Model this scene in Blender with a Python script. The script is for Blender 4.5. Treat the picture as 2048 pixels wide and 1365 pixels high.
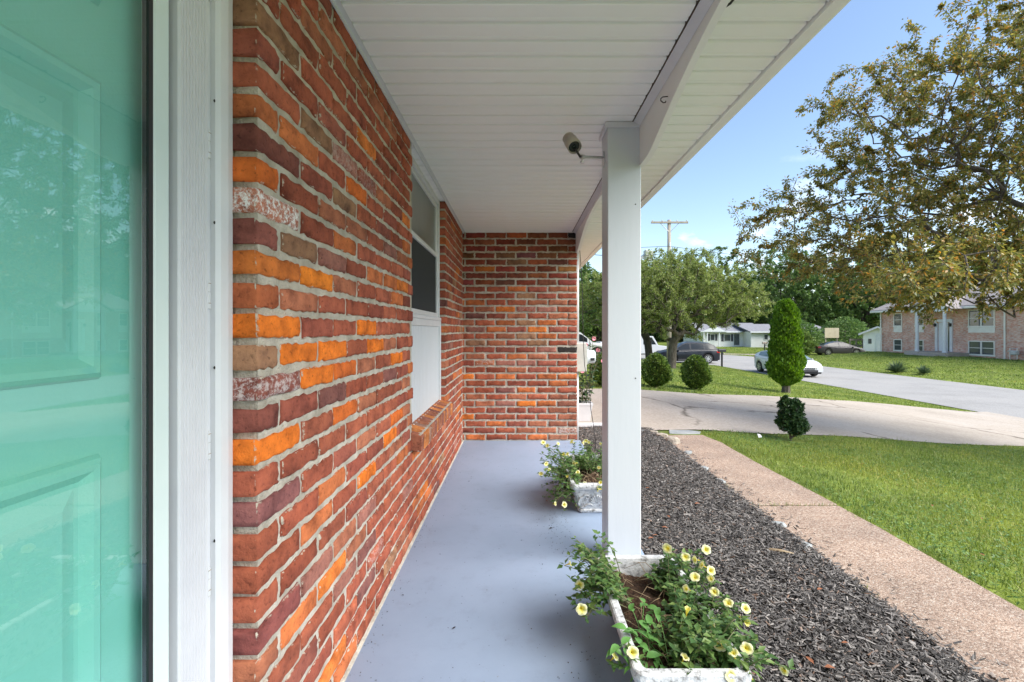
import bpy, bmesh, math, random
import numpy as np
from mathutils import Vector, Matrix, Euler

for o in list(bpy.data.objects): bpy.data.objects.remove(o, do_unlink=True)
SC = bpy.context.scene
COL = SC.collection
R = math.radians
rnd = random.Random(7)
nr = np.random.default_rng(11)

# ------------------------------------------------------------------ camera
CH = 1.17                       # eye height over the porch floor (porch floor is z = 0)
cam_d = bpy.data.cameras.new('camera'); cam = bpy.data.objects.new('camera', cam_d); COL.objects.link(cam)
cam.location = (0, 0, CH); cam.rotation_euler = (R(90), 0, 0)
cam_d.sensor_width = 36; cam_d.lens = 36*920/2048
cam_d.shift_x = -13/2048; cam_d.shift_y = -21.5/2048
cam_d.clip_start = 0.02; cam_d.clip_end = 3000
SC.camera = cam

# ------------------------------------------------------------------ light
SUN_EL, SUN_AZ = 44, 118        # azimuth from +Y towards +X: bright hazy sky over the street, behind the camera
W = bpy.data.worlds.new('World'); SC.world = W; W.use_nodes = True
wn, wl = W.node_tree.nodes, W.node_tree.links
wn.clear()
w_out = wn.new('ShaderNodeOutputWorld'); w_bg = wn.new('ShaderNodeBackground'); w_bg.inputs[1].default_value = 0.052
sky = wn.new('ShaderNodeTexSky'); sky.sky_type = 'NISHITA'; sky.sun_disc = False
sky.sun_elevation = R(SUN_EL); sky.sun_rotation = R(SUN_AZ)
sky.air_density = 1.0; sky.dust_density = 0.5; sky.ozone_density = 0.7
# small fair-weather clouds low over the whole horizon
tc = wn.new('ShaderNodeTexCoord'); mp = wn.new('ShaderNodeMapping'); mp.inputs['Scale'].default_value = (1, 1, 2.2)
mp.inputs['Location'].default_value = (0.35, 0.1, 0.0)
nz = wn.new('ShaderNodeTexNoise'); nz.inputs['Scale'].default_value = 3.6; nz.inputs['Detail'].default_value = 9; nz.inputs['Roughness'].default_value = 0.56
rp = wn.new('ShaderNodeValToRGB'); rp.color_ramp.elements[0].position = 0.57; rp.color_ramp.elements[1].position = 0.68
sx = wn.new('ShaderNodeSeparateXYZ')
fall = wn.new('ShaderNodeMapRange'); fall.inputs['From Min'].default_value = 0.16; fall.inputs['From Max'].default_value = 0.34
fall.inputs['To Min'].default_value = 1; fall.inputs['To Max'].default_value = 0
mu = wn.new('ShaderNodeMath'); mu.operation = 'MULTIPLY'
mixc = wn.new('ShaderNodeMixRGB'); mixc.inputs[2].default_value = (7.2, 7.4, 7.8, 1)
wl.new(tc.outputs['Generated'], mp.inputs[0]); wl.new(mp.outputs[0], nz.inputs['Vector']); wl.new(nz.outputs[0], rp.inputs[0])
wl.new(tc.outputs['Generated'], sx.inputs[0]); wl.new(sx.outputs['Z'], fall.inputs['Value'])
wl.new(rp.outputs[0], mu.inputs[0]); wl.new(fall.outputs[0], mu.inputs[1]); wl.new(mu.outputs[0], mixc.inputs[0])
wl.new(sky.outputs[0], mixc.inputs[1]); wl.new(mixc.outputs[0], w_bg.inputs[0]); wl.new(w_bg.outputs[0], w_out.inputs[0])

sun_d = bpy.data.lights.new('sun', 'SUN'); sun_d.energy = 1.5; sun_d.angle = R(50); sun_d.color = (1, 0.95, 0.87)
sun = bpy.data.objects.new('sun', sun_d); COL.objects.link(sun)
sdir = Vector((math.sin(R(SUN_AZ))*math.cos(R(SUN_EL)), math.cos(R(SUN_AZ))*math.cos(R(SUN_EL)), math.sin(R(SUN_EL))))
sun.rotation_euler = sdir.to_track_quat('Z', 'Y').to_euler(); sun.location = (-20, 20, 40)

SC.render.engine = 'CYCLES'
SC.view_settings.view_transform = 'Standard'; SC.view_settings.look = 'None'
SC.view_settings.gamma = 1; SC.view_settings.use_curve_mapping = False
SC.view_settings.exposure = 2.38
SC.cycles.max_bounces = 10; SC.cycles.diffuse_bounces = 6; SC.cycles.transparent_max_bounces = 16
SC.cycles.use_denoising = True

# ------------------------------------------------------------------ helpers
def tag(o, label=None, cat=None, group=None, kind=None):
    if label: o['label'] = label
    if cat: o['category'] = cat
    if group: o['group'] = group
    if kind: o['kind'] = kind
    return o

def empty(name, loc=(0, 0, 0), rz=0, parent=None):
    o = bpy.data.objects.new(name, None); COL.objects.link(o); o.location = loc; o.rotation_euler = (0, 0, rz)
    o.empty_display_size = 0.1
    if parent: o.parent = parent
    return o

def link_mesh(name, me, mat, parent=None, smooth=False):
    if mat is not None and len(me.materials) == 0: me.materials.append(mat)
    if smooth: me.polygons.foreach_set('use_smooth', [True]*len(me.polygons))
    o = bpy.data.objects.new(name, me); COL.objects.link(o)
    if parent: o.parent = parent
    return o

def np_mesh(name, V, F):
    """V (n,3) float, F (m,k) int, all faces of k corners"""
    V = np.asarray(V, np.float32); F = np.asarray(F, np.int32)
    me = bpy.data.meshes.new(name); k = F.shape[1]
    me.vertices.add(len(V)); me.vertices.foreach_set('co', V.ravel())
    me.loops.add(F.size); me.loops.foreach_set('vertex_index', F.ravel())
    me.polygons.add(len(F)); me.polygons.foreach_set('loop_start', np.arange(0, F.size, k, dtype=np.int32))
    me.update(calc_edges=True); me.validate()
    return me

class MB:
    def __init__(s): s.v = []; s.f = []
    def add(s, V, F):
        n = len(s.v); s.v += [tuple(p) for p in V]; s.f += [tuple(i+n for i in q) for q in F]; return s
    def box(s, x0, x1, y0, y1, z0, z1):
        V = [(x0,y0,z0),(x1,y0,z0),(x1,y1,z0),(x0,y1,z0),(x0,y0,z1),(x1,y0,z1),(x1,y1,z1),(x0,y1,z1)]
        return s.add(V, [(0,3,2,1),(4,5,6,7),(0,1,5,4),(1,2,6,5),(2,3,7,6),(3,0,4,7)])
    def hexa(s, P): return s.add(P, [(0,3,2,1),(4,5,6,7),(0,1,5,4),(1,2,6,5),(2,3,7,6),(3,0,4,7)])
    def tube(s, pts, rad, n=6, caps=True):
        pts = [Vector(p) for p in pts]
        if not hasattr(rad, '__len__'): rad = [rad]*len(pts)
        rings = []; up = None
        for i, p in enumerate(pts):
            t = (pts[min(i+1, len(pts)-1)] - pts[max(i-1, 0)])
            if t.length < 1e-9: t = Vector((0, 0, 1))
            t.normalize()
            if up is None: up = t.orthogonal().normalized()
            a = (up - t*up.dot(t))
            if a.length < 1e-6: a = t.orthogonal()
            a.normalize(); up = a; b = t.cross(a)
            rings.append([p + (a*math.cos(2*math.pi*k/n) + b*math.sin(2*math.pi*k/n))*rad[i] for k in range(n)])
        return s.rings(rings, True, caps)
    def rings(s, rings, closed=True, caps=False):
        n = len(rings[0]); V = [p for r in rings for p in r]; F = []
        for i in range(len(rings)-1):
            for k in range(n if closed else n-1):
                a, b = i*n+k, i*n+(k+1) % n
                F.append((a, b, b+n, a+n))
        if caps: F.append(tuple(reversed(range(n)))); F.append(tuple((len(rings)-1)*n+k for k in range(n)))
        return s.add(V, F)
    def lathe(s, prof, c=(0,0,0), axis='z', n=16, caps=True):
        rings = []
        for r, h in prof:
            q = []
            for k in range(n):
                a = 2*math.pi*k/n; u, w = r*math.cos(a), r*math.sin(a)
                q.append({'z': (c[0]+u, c[1]+w, c[2]+h), 'x': (c[0]+h, c[1]+u, c[2]+w), 'y': (c[0]+w, c[1]+h, c[2]+u)}[axis])
            rings.append(q)
        return s.rings(rings, True, caps)
    def prism(s, poly, axis, a0, a1):
        """poly: 2d points; axis 'x': poly=(y,z); 'y': poly=(x,z); 'z': poly=(x,y)"""
        def P(q, a): return {'x': (a, q[0], q[1]), 'y': (q[0], a, q[1]), 'z': (q[0], q[1], a)}[axis]
        n = len(poly); V = [P(q, a0) for q in poly] + [P(q, a1) for q in poly]
        F = [tuple(reversed(range(n))), tuple(range(n, 2*n))] + [(k, (k+1) % n, n+(k+1) % n, n+k) for k in range(n)]
        return s.add(V, F)
    def mesh(s, name):
        me = bpy.data.meshes.new(name); me.from_pydata(s.v, [], s.f); me.validate(); me.update(); return me
    def build(s, name, mat, parent=None, bevel=0, smooth=False, fix=True, seg=1):
        me = s.mesh(name)
        if bevel or fix:
            bm = bmesh.new(); bm.from_mesh(me)
            if fix: bmesh.ops.recalc_face_normals(bm, faces=bm.faces)
            if bevel:
                es = [e for e in bm.edges if len(e.link_faces) == 2 and e.calc_face_angle(0) > 0.6]
                bmesh.ops.bevel(bm, geom=es, offset=bevel, segments=seg, affect='EDGES', profile=0.7)
            bm.to_mesh(me); bm.free()
        return link_mesh(name, me, mat, parent, smooth)

# ------------------------------------------------------------------ materials
def new_mat(name):
    m = bpy.data.materials.new(name); m.use_nodes = True
    nt = m.node_tree; nt.nodes.clear()
    out = nt.nodes.new('ShaderNodeOutputMaterial'); b = nt.nodes.new('ShaderNodeBsdfPrincipled')
    nt.links.new(b.outputs[0], out.inputs[0])
    return m, nt, b, out
def N(nt, t, **kw):
    n = nt.nodes.new(t)
    for k, v in kw.items():
        if k.startswith('_'): setattr(n, k[1:], v)
        else: n.inputs[k.replace('__', ' ')].default_value = v
    return n
def ramp(nt, cols, pos=None, interp='LINEAR'):
    r = nt.nodes.new('ShaderNodeValToRGB'); cr = r.color_ramp; cr.interpolation = interp
    while len(cr.elements) < len(cols): cr.elements.new(0.5)
    for i, c in enumerate(cols):
        cr.elements[i].position = pos[i] if pos else i/max(1, len(cols)-1)
    for i, c in enumerate(cols): cr.elements[i].color = (c[0], c[1], c[2], 1)
    return r
def c4(c): return (c[0], c[1], c[2], 1)
def pmat(name, c1, c2=None, scale=8, rough=0.6, bump=0, bscale=60, spec=0.5, detail=5, metal=0, lo=0.35, hi=0.65, coat=0, bdist=0.01, stretch=None):
    m, nt, b, out = new_mat(name); L = nt.links.new
    b.inputs['Roughness'].default_value = rough; b.inputs['Specular IOR Level'].default_value = spec; b.inputs['Metallic'].default_value = metal
    b.inputs['Coat Weight'].default_value = coat
    tcn = N(nt, 'ShaderNodeTexCoord'); vec = tcn.outputs['Object']
    if stretch:
        mpn = N(nt, 'ShaderNodeMapping', Scale=stretch); L(vec, mpn.inputs[0]); vec = mpn.outputs[0]
    if c2 is None: b.inputs['Base Color'].default_value = c4(c1)
    else:
        n = N(nt, 'ShaderNodeTexNoise', Scale=scale, Detail=detail, Roughness=0.6); L(vec, n.inputs['Vector'])
        r = ramp(nt, [c1, c2], [lo, hi]); L(n.outputs[0], r.inputs[0]); L(r.outputs[0], b.inputs['Base Color'])
    if bump:
        n2 = N(nt, 'ShaderNodeTexNoise', Scale=bscale, Detail=4); L(vec, n2.inputs['Vector'])
        bp = N(nt, 'ShaderNodeBump', Strength=bump, Distance=bdist); L(n2.outputs[0], bp.inputs['Height']); L(bp.outputs[0], b.inputs['Normal'])
    return m
def leaf_mat(name, cols, pos=None, rough=0.5, trans=0.35, spec=0.4, patch=None):
    m, nt, b, out = new_mat(name); L = nt.links.new
    g = N(nt, 'ShaderNodeNewGeometry'); r = ramp(nt, cols, pos); L(g.outputs['Random Per Island'], r.inputs[0])
    if patch:
        tcn = N(nt, 'ShaderNodeTexCoord'); pn_ = N(nt, 'ShaderNodeTexNoise', Scale=patch, Detail=5, Roughness=0.6); L(tcn.outputs['Object'], pn_.inputs['Vector'])
        rr_ = ramp(nt, [(0.62, 0.72, 0.7), (1, 1, 1), (1.42, 1.22, 1.1)], [0.32, 0.5, 0.68]); L(pn_.outputs[0], rr_.inputs[0])
        mm_ = N(nt, 'ShaderNodeMixRGB', _blend_type='MULTIPLY', Fac=1); L(r.outputs[0], mm_.inputs[1]); L(rr_.outputs[0], mm_.inputs[2]); r = mm_
    L(r.outputs[0], b.inputs['Base Color']); b.inputs['Roughness'].default_value = rough; b.inputs['Specular IOR Level'].default_value = spec
    t = N(nt, 'ShaderNodeBsdfTranslucent'); hs = N(nt, 'ShaderNodeHueSaturation', Saturation=1.1, Value=1.3); L(r.outputs[0], hs.inputs['Color']); L(hs.outputs[0], t.inputs[0])
    mx = N(nt, 'ShaderNodeMixShader', Fac=trans); L(b.outputs[0], mx.inputs[1]); L(t.outputs[0], mx.inputs[2]); L(mx.outputs[0], out.inputs[0])
    return m
def pane_mat(name, r0=0.09, tint=(1, 1, 1), rough=0.0):
    """thin pane: the same reflectance from both sides"""
    m, nt, b, out = new_mat(name); L = nt.links.new; nt.nodes.remove(b)
    tr = N(nt, 'ShaderNodeBsdfTransparent', Color=c4(tint)); gl = N(nt, 'ShaderNodeBsdfGlossy', Roughness=rough); lw = N(nt, 'ShaderNodeLayerWeight', Blend=0.5)
    pw = N(nt, 'ShaderNodeMath', _operation='POWER'); pw.inputs[1].default_value = 4.2; L(lw.outputs['Facing'], pw.inputs[0])
    ma = N(nt, 'ShaderNodeMath', _operation='MULTIPLY_ADD'); ma.inputs[1].default_value = 1-r0; ma.inputs[2].default_value = r0; L(pw.outputs[0], ma.inputs[0])
    mx = N(nt, 'ShaderNodeMixShader'); L(ma.outputs[0], mx.inputs[0]); L(tr.outputs[0], mx.inputs[1]); L(gl.outputs[0], mx.inputs[2]); L(mx.outputs[0], out.inputs[0])
    return m

def brick_mat(name, use_attr):
    m, nt, b, out = new_mat(name); L = nt.links.new
    tcn = N(nt, 'ShaderNodeTexCoord')
    if use_attr:
        src = N(nt, 'ShaderNodeVertexColor', _layer_name='Col').outputs[0]
        w = N(nt, 'ShaderNodeNewGeometry').outputs['Random Per Island']
    else:
        oi = N(nt, 'ShaderNodeObjectInfo'); src = oi.outputs['Color']; w = oi.outputs['Random']
    wm = N(nt, 'ShaderNodeMath', _operation='MULTIPLY'); wm.inputs[1].default_value = 57; L(w, wm.inputs[0])
    n1 = N(nt, 'ShaderNodeTexNoise', _noise_dimensions='4D', Scale=14, Detail=7, Roughness=0.65); L(tcn.outputs['Object'], n1.inputs['Vector']); L(wm.outputs[0], n1.inputs['W'])
    r1 = ramp(nt, [(0.42, 0.38, 0.40), (1, 1, 1), (1.45, 1.5, 1.4)], [0.30, 0.5, 0.72]); L(n1.outputs[0], r1.inputs[0])
    mx = N(nt, 'ShaderNodeMixRGB', _blend_type='MULTIPLY', Fac=1); L(src, mx.inputs[1]); L(r1.outputs[0], mx.inputs[2])
    # mortar dust and smears
    n2 = N(nt, 'ShaderNodeTexNoise', _noise_dimensions='4D', Scale=26, Detail=9, Roughness=0.75); L(tcn.outputs['Object'], n2.inputs['Vector']); L(wm.outputs[0], n2.inputs['W'])
    r2 = ramp(nt, [(0, 0, 0), (1, 1, 1)], [0.64, 0.72]); L(n2.outputs[0], r2.inputs[0])
    mf = N(nt, 'ShaderNodeMath', _operation='MULTIPLY'); mf.inputs[1].default_value = 0.55; L(r2.outputs[0], mf.inputs[0])
    m2 = N(nt, 'ShaderNodeMixRGB'); m2.inputs[2].default_value = (0.42, 0.33, 0.22, 1); L(mf.outputs[0], m2.inputs[0]); L(mx.outputs[0], m2.inputs[1])
    if not use_attr:
        sg = N(nt, 'ShaderNodeSeparateXYZ'); L(tcn.outputs['Generated'], sg.inputs[0])
        def edge(o_, k_):
            a_ = N(nt, 'ShaderNodeMath', _operation='PINGPONG'); a_.inputs[1].default_value = 0.5; L(o_, a_.inputs[0])
            b_ = N(nt, 'ShaderNodeMath', _operation='MULTIPLY'); b_.inputs[1].default_value = k_; L(a_.outputs[0], b_.inputs[0]); return b_.outputs[0]
        mn = N(nt, 'ShaderNodeMath', _operation='MINIMUM'); L(edge(sg.outputs[0], 0.205), mn.inputs[0]); L(edge(sg.outputs[2], 0.058), mn.inputs[1])
        ne = N(nt, 'ShaderNodeTexNoise', _noise_dimensions='4D', Scale=42, Detail=6, Roughness=0.7); L(tcn.outputs['Object'], ne.inputs['Vector']); L(wm.outputs[0], ne.inputs['W'])
        me_ = N(nt, 'ShaderNodeMapRange'); me_.inputs['From Min'].default_value = 0.45; me_.inputs['From Max'].default_value = 0.80; me_.inputs['To Min'].default_value = 0; me_.inputs['To Max'].default_value = 0.012; L(ne.outputs[0], me_.inputs['Value'])
        sb = N(nt, 'ShaderNodeMath', _operation='SUBTRACT'); L(me_.outputs[0], sb.inputs[0]); L(mn.outputs[0], sb.inputs[1])
        re_ = N(nt, 'ShaderNodeMapRange'); re_.inputs['From Min'].default_value = -0.001; re_.inputs['From Max'].default_value = 0.002; L(sb.outputs[0], re_.inputs['Value'])
        fr_ = N(nt, 'ShaderNodeMath', _operation='LESS_THAN'); fr_.inputs[1].default_value = 0.088; L(sg.outputs[1], fr_.inputs[0])
        rm_ = N(nt, 'ShaderNodeMath', _operation='MULTIPLY'); L(re_.outputs[0], rm_.inputs[0]); L(fr_.outputs[0], rm_.inputs[1]); re_ = rm_
        mS = N(nt, 'ShaderNodeMixRGB'); mS.inputs[2].default_value = (0.50, 0.445, 0.36, 1); L(re_.outputs[0], mS.inputs[0]); L(m2.outputs[0], mS.inputs[1])
        iv_ = N(nt, 'ShaderNodeMath', _operation='SUBTRACT'); iv_.inputs[0].default_value = 1; L(oi.outputs['Alpha'], iv_.inputs[1])
        nf = N(nt, 'ShaderNodeTexNoise', _noise_dimensions='4D', Scale=60, Detail=8, Roughness=0.8); L(tcn.outputs['Object'], nf.inputs['Vector']); L(wm.outputs[0], nf.inputs['W'])
        rf_ = ramp(nt, [(0, 0, 0), (1, 1, 1)], [0.47, 0.56]); L(nf.outputs[0], rf_.inputs[0])
        mf2 = N(nt, 'ShaderNodeMath', _operation='MULTIPLY'); L(iv_.outputs[0], mf2.inputs[0]); L(rf_.outputs[0], mf2.inputs[1])
        mF = N(nt, 'ShaderNodeMixRGB'); mF.inputs[2].default_value = (0.78, 0.76, 0.74, 1); L(mf2.outputs[0], mF.inputs[0]); L(mS.outputs[0], mF.inputs[1]); m2 = mF
    # dark pits
    n3 = N(nt, 'ShaderNodeTexNoise', _noise_dimensions='4D', Scale=90, Detail=3, Roughness=0.6); L(tcn.outputs['Object'], n3.inputs['Vector']); L(wm.outputs[0], n3.inputs['W'])
    r3 = ramp(nt, [(0.35, 0.3, 0.3), (1, 1, 1)], [0.3, 0.42]); L(n3.outputs[0], r3.inputs[0])
    m3 = N(nt, 'ShaderNodeMixRGB', _blend_type='MULTIPLY', Fac=0.75); L(m2.outputs[0], m3.inputs[1]); L(r3.outputs[0], m3.inputs[2])
    L(m3.outputs[0], b.inputs['Base Color']); b.inputs['Roughness'].default_value = 0.86; b.inputs['Specular IOR Level'].default_value = 0.25
    ad = N(nt, 'ShaderNodeMath', _operation='ADD'); L(n1.outputs[0], ad.inputs[0]); L(n3.outputs[0], ad.inputs[1])
    bp = N(nt, 'ShaderNodeBump', Strength=0.75, Distance=0.006); L(ad.outputs[0], bp.inputs['Height']); L(bp.outputs[0], b.inputs['Normal'])
    return m
MAT = {}
MAT['brick'] = brick_mat('brick', False); MAT['brick_far'] = brick_mat('brick_far', True)
MAT['mortar'] = pmat('mortar', (0.38, 0.345, 0.285), (0.60, 0.555, 0.475), 14, 0.95, 1.0, 150, 0.2, bdist=0.008)
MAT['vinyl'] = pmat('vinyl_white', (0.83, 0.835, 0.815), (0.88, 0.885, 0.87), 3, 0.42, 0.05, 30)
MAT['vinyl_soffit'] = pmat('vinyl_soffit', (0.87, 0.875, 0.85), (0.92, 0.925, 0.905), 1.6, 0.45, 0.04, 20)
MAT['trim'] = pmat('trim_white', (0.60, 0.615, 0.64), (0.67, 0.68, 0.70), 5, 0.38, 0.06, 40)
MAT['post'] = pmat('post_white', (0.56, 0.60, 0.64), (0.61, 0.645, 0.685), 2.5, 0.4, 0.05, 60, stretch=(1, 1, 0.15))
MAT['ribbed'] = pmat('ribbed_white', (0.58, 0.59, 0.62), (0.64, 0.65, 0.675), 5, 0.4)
MAT['pale_alu'] = pmat('pale_aluminium', (0.60, 0.70, 0.68), (0.66, 0.75, 0.72), 3, 0.35)
MAT['black'] = pmat('black_rubber', (0.015, 0.015, 0.017), None, rough=0.55)
MAT['teal'] = pmat('teal_paint', (0.195, 0.565, 0.47), (0.21, 0.60, 0.50), 3, 0.42, 0.08, 160)
MAT['glass'] = pane_mat('storm_glass', 0.13)
MAT['window_glass'] = pmat('screened_glass', (0.13, 0.15, 0.14), (0.19, 0.21, 0.20), 2.0, 0.28, spec=0.5, stretch=(1, 1, .5))
MAT['screen'] = pmat('insect_screen', (0.030, 0.034, 0.036), (0.042, 0.046, 0.048), 300, 0.8, spec=0.2)
MAT['curtain'] = pmat('curtain', (0.30, 0.33, 0.31), (0.38, 0.41, 0.385), 5, 0.9, stretch=(1, 6, 0.3))
MAT['dark_room'] = pmat('dark_room', (0.03, 0.03, 0.03), None, rough=0.9)
def painted_floor():
    m, nt, b, out = new_mat('porch_paint'); L = nt.links.new; tcn = N(nt, 'ShaderNodeTexCoord')
    n = N(nt, 'ShaderNodeTexNoise', Scale=1.7, Detail=6, Roughness=0.6); L(tcn.outputs['Object'], n.inputs['Vector'])
    r = ramp(nt, [(0.235, 0.305, 0.42), (0.265, 0.335, 0.46)], [0.36, 0.64]); L(n.outputs[0], r.inputs[0])
    n2 = N(nt, 'ShaderNodeTexNoise', Scale=9, Detail=10, Roughness=0.75); L(tcn.outputs['Object'], n2.inputs['Vector'])
    r2 = ramp(nt, [(1.06, 1.06, 1.05), (1, 1, 1), (0.66, 0.64, 0.60)], [0.34, 0.54, 0.74]); L(n2.outputs[0], r2.inputs[0])
    mx = N(nt, 'ShaderNodeMixRGB', _blend_type='MULTIPLY', Fac=0.4); L(r.outputs[0], mx.inputs[1]); L(r2.outputs[0], mx.inputs[2])
    n3 = N(nt, 'ShaderNodeTexNoise', Scale=70, Detail=2); L(tcn.outputs['Object'], n3.inputs['Vector'])
    r3 = ramp(nt, [(0.3, 0.28, 0.25), (1, 1, 1)], [0.24, 0.27]); L(n3.outputs[0], r3.inputs[0])
    m3 = N(nt, 'ShaderNodeMixRGB', _blend_type='MULTIPLY', Fac=0.8); L(mx.outputs[0], m3.inputs[1]); L(r3.outputs[0], m3.inputs[2])
    L(m3.outputs[0], b.inputs['Base Color']); b.inputs['Roughness'].default_value = 0.42
    bp = N(nt, 'ShaderNodeBump', Strength=0.12, Distance=0.004); L(n2.outputs[0], bp.inputs['Height']); L(bp.outputs[0], b.inputs['Normal'])
    return m
MAT['porch'] = painted_floor()
def concrete(name, cols, crack=True, pink=None):
    m, nt, b, out = new_mat(name); L = nt.links.new; tcn = N(nt, 'ShaderNodeTexCoord')
    n = N(nt, 'ShaderNodeTexNoise', Scale=0.55, Detail=8, Roughness=0.65); L(tcn.outputs['Object'], n.inputs['Vector'])
    r = ramp(nt, cols, None); r.color_ramp.elements[0].position = 0.3; r.color_ramp.elements[-1].position = 0.7; L(n.outputs[0], r.inputs[0])
    n2 = N(nt, 'ShaderNodeTexNoise', Scale=22, Detail=8, Roughness=0.75); L(tcn.outputs['Object'], n2.inputs['Vector'])
    r2 = ramp(nt, [(0.68, 0.66, 0.64), (1.12, 1.12, 1.12)], [0.3, 0.7]); L(n2.outputs[0], r2.inputs[0])
    mx = N(nt, 'ShaderNodeMixRGB', _blend_type='MULTIPLY', Fac=1); L(r.outputs[0], mx.inputs[1]); L(r2.outputs[0], mx.inputs[2]); col = mx.outputs[0]
    h = n2.outputs[0]
    if crack:
        wv = N(nt, 'ShaderNodeTexNoise', Scale=1.6, Detail=5); L(tcn.outputs['Object'], wv.inputs['Vector'])
        va = N(nt, 'ShaderNodeMixRGB', Fac=0.35); L(tcn.outputs['Object'], va.inputs[1]); L(wv.outputs['Color'], va.inputs[2])
        vo = N(nt, 'ShaderNodeTexVoronoi', _feature='DISTANCE_TO_EDGE', Scale=0.42); L(va.outputs[0], vo.inputs['Vector'])
        rc = ramp(nt, [(0.28, 0.26, 0.23), (1, 1, 1)], [0.0, 0.014]); L(vo.outputs['Distance'], rc.inputs[0])
        br = N(nt, 'ShaderNodeTexNoise', Scale=0.8, Detail=3); L(tcn.outputs['Object'], br.inputs['Vector'])
        rb = ramp(nt, [(0, 0, 0), (1, 1, 1)], [0.46, 0.56]); L(br.outputs[0], rb.inputs[0])
        m2 = N(nt, 'ShaderNodeMixRGB', _blend_type='MULTIPLY'); L(rb.outputs[0], m2.inputs[0]); L(col, m2.inputs[1]); L(rc.outputs[0], m2.inputs[2]); col = m2.outputs[0]
    L(col, b.inputs['Base Color']); b.inputs['Roughness'].default_value = 0.9; b.inputs['Specular IOR Level'].default_value = 0.25
    bp = N(nt, 'ShaderNodeBump', Strength=0.4, Distance=0.01); L(h, bp.inputs['Height']); L(bp.outputs[0], b.inputs['Normal'])
    return m
MAT['driveway'] = concrete('driveway_concrete', [(0.36, 0.315, 0.265), (0.45, 0.395, 0.335), (0.48, 0.435, 0.385)])
MAT['road'] = concrete('road_asphalt', [(0.29, 0.285, 0.275), (0.345, 0.34, 0.33), (0.375, 0.365, 0.35)], crack=False)
def aggregate():
    m, nt, b, out = new_mat('exposed_aggregate'); L = nt.links.new; tcn = N(nt, 'ShaderNodeTexCoord')
    vo = N(nt, 'ShaderNodeTexVoronoi', Scale=150, Randomness=1.0); L(tcn.outputs['Object'], vo.inputs['Vector'])
    sp = N(nt, 'ShaderNodeSeparateColor'); L(vo.outputs['Color'], sp.inputs[0])
    r = ramp(nt, [(0.17, 0.115, 0.085), (0.34, 0.24, 0.178), (0.42, 0.31, 0.238), (0.53, 0.46, 0.385)], [0, 0.35, 0.75, 1]); L(sp.outputs[0], r.inputs[0])
    n = N(nt, 'ShaderNodeTexNoise', Scale=2.2, Detail=6); L(tcn.outputs['Object'], n.inputs['Vector'])
    r2 = ramp(nt, [(0.75, 0.75, 0.75), (1.1, 1.08, 1.05)], [0.3, 0.7]); L(n.outputs[0], r2.inputs[0])
    mx = N(nt, 'ShaderNodeMixRGB', _blend_type='MULTIPLY', Fac=1); L(r.outputs[0], mx.inputs[1]); L(r2.outputs[0], mx.inputs[2])
    L(mx.outputs[0], b.inputs['Base Color']); b.inputs['Roughness'].default_value = 0.8
    iv = N(nt, 'ShaderNodeMath', _operation='SUBTRACT'); iv.inputs[0].default_value = 1; L(vo.outputs['Distance'], iv.inputs[1])
    bp = N(nt, 'ShaderNodeBump', Strength=0.6, Distance=0.004); L(iv.outputs[0], bp.inputs['Height']); L(bp.outputs[0], b.inputs['Normal'])
    return m
MAT['aggregate'] = aggregate()
MAT['earth'] = pmat('earth_lawn', (0.12, 0.155, 0.034), (0.20, 0.255, 0.05), 1.3, 0.95, 0.5, 40, 0.1, bdist=0.02)
MAT['mulch_bed'] = pmat('mulch_bed', (0.018, 0.015, 0.013), (0.05, 0.042, 0.038), 60, 0.95, 1.0, 70, 0.2, bdist=0.02)
MAT['mulch'] = leaf_mat('mulch_chip', [(0.020, 0.018, 0.017), (0.060, 0.055, 0.051), (0.135, 0.125, 0.118), (0.28, 0.26, 0.24), (0.18, 0.105, 0.066)], [0, 0.30, 0.66, 0.93, 1.0], 0.8, 0.0)
MAT['grass'] = leaf_mat('grass_blade', [(0.10, 0.15, 0.032), (0.205, 0.275, 0.056), (0.30, 0.37, 0.085), (0.46, 0.42, 0.20)], [0, 0.45, 0.88, 1], 0.5, 0.3, patch=0.9)
MAT['clover'] = leaf_mat('clover_leaf', [(0.065, 0.14, 0.035), (0.12, 0.21, 0.055), (0.17, 0.28, 0.075)], None, 0.5, 0.3)
MAT['bark'] = pmat('bark', (0.075, 0.062, 0.050), (0.17, 0.145, 0.12), 14, 0.95, 0.9, 30, 0.2, bdist=0.02, stretch=(1, 1, 0.3))
MAT['bark_dark'] = pmat('bark_dark', (0.045, 0.038, 0.032), (0.11, 0.095, 0.08), 10, 0.95, 0.9, 22, 0.2, bdist=0.03, stretch=(1, 1, 0.3))
MAT['lf_crab'] = leaf_mat('crabapple_leaf', [(0.10, 0.125, 0.038), (0.22, 0.225, 0.06), (0.36, 0.31, 0.085), (0.45, 0.27, 0.085), (0.68, 0.29, 0.06)], [0, 0.40, 0.74, 0.96, 1], 0.34, 0.40, 0.5)
MAT['lf_cherry'] = leaf_mat('grey_green_leaf', [(0.12, 0.165, 0.045), (0.22, 0.28, 0.075), (0.32, 0.37, 0.12), (0.36, 0.35, 0.20)], [0, 0.4, 0.8, 1], 0.55, 0.42)
MAT['lf_wood'] = leaf_mat('wood_leaf', [(0.055, 0.105, 0.036), (0.12, 0.20, 0.058), (0.19, 0.28, 0.08)], None, 0.6, 0.3)
MAT['lf_wood2'] = leaf_mat('wood_leaf_bright', [(0.08, 0.135, 0.035), (0.15, 0.22, 0.055), (0.23, 0.30, 0.085)], None, 0.6, 0.3)
MAT['lf_thuja'] = leaf_mat('thuja_spray', [(0.055, 0.13, 0.014), (0.115, 0.225, 0.020), (0.19, 0.32, 0.032)], None, 0.55, 0.3)
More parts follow.
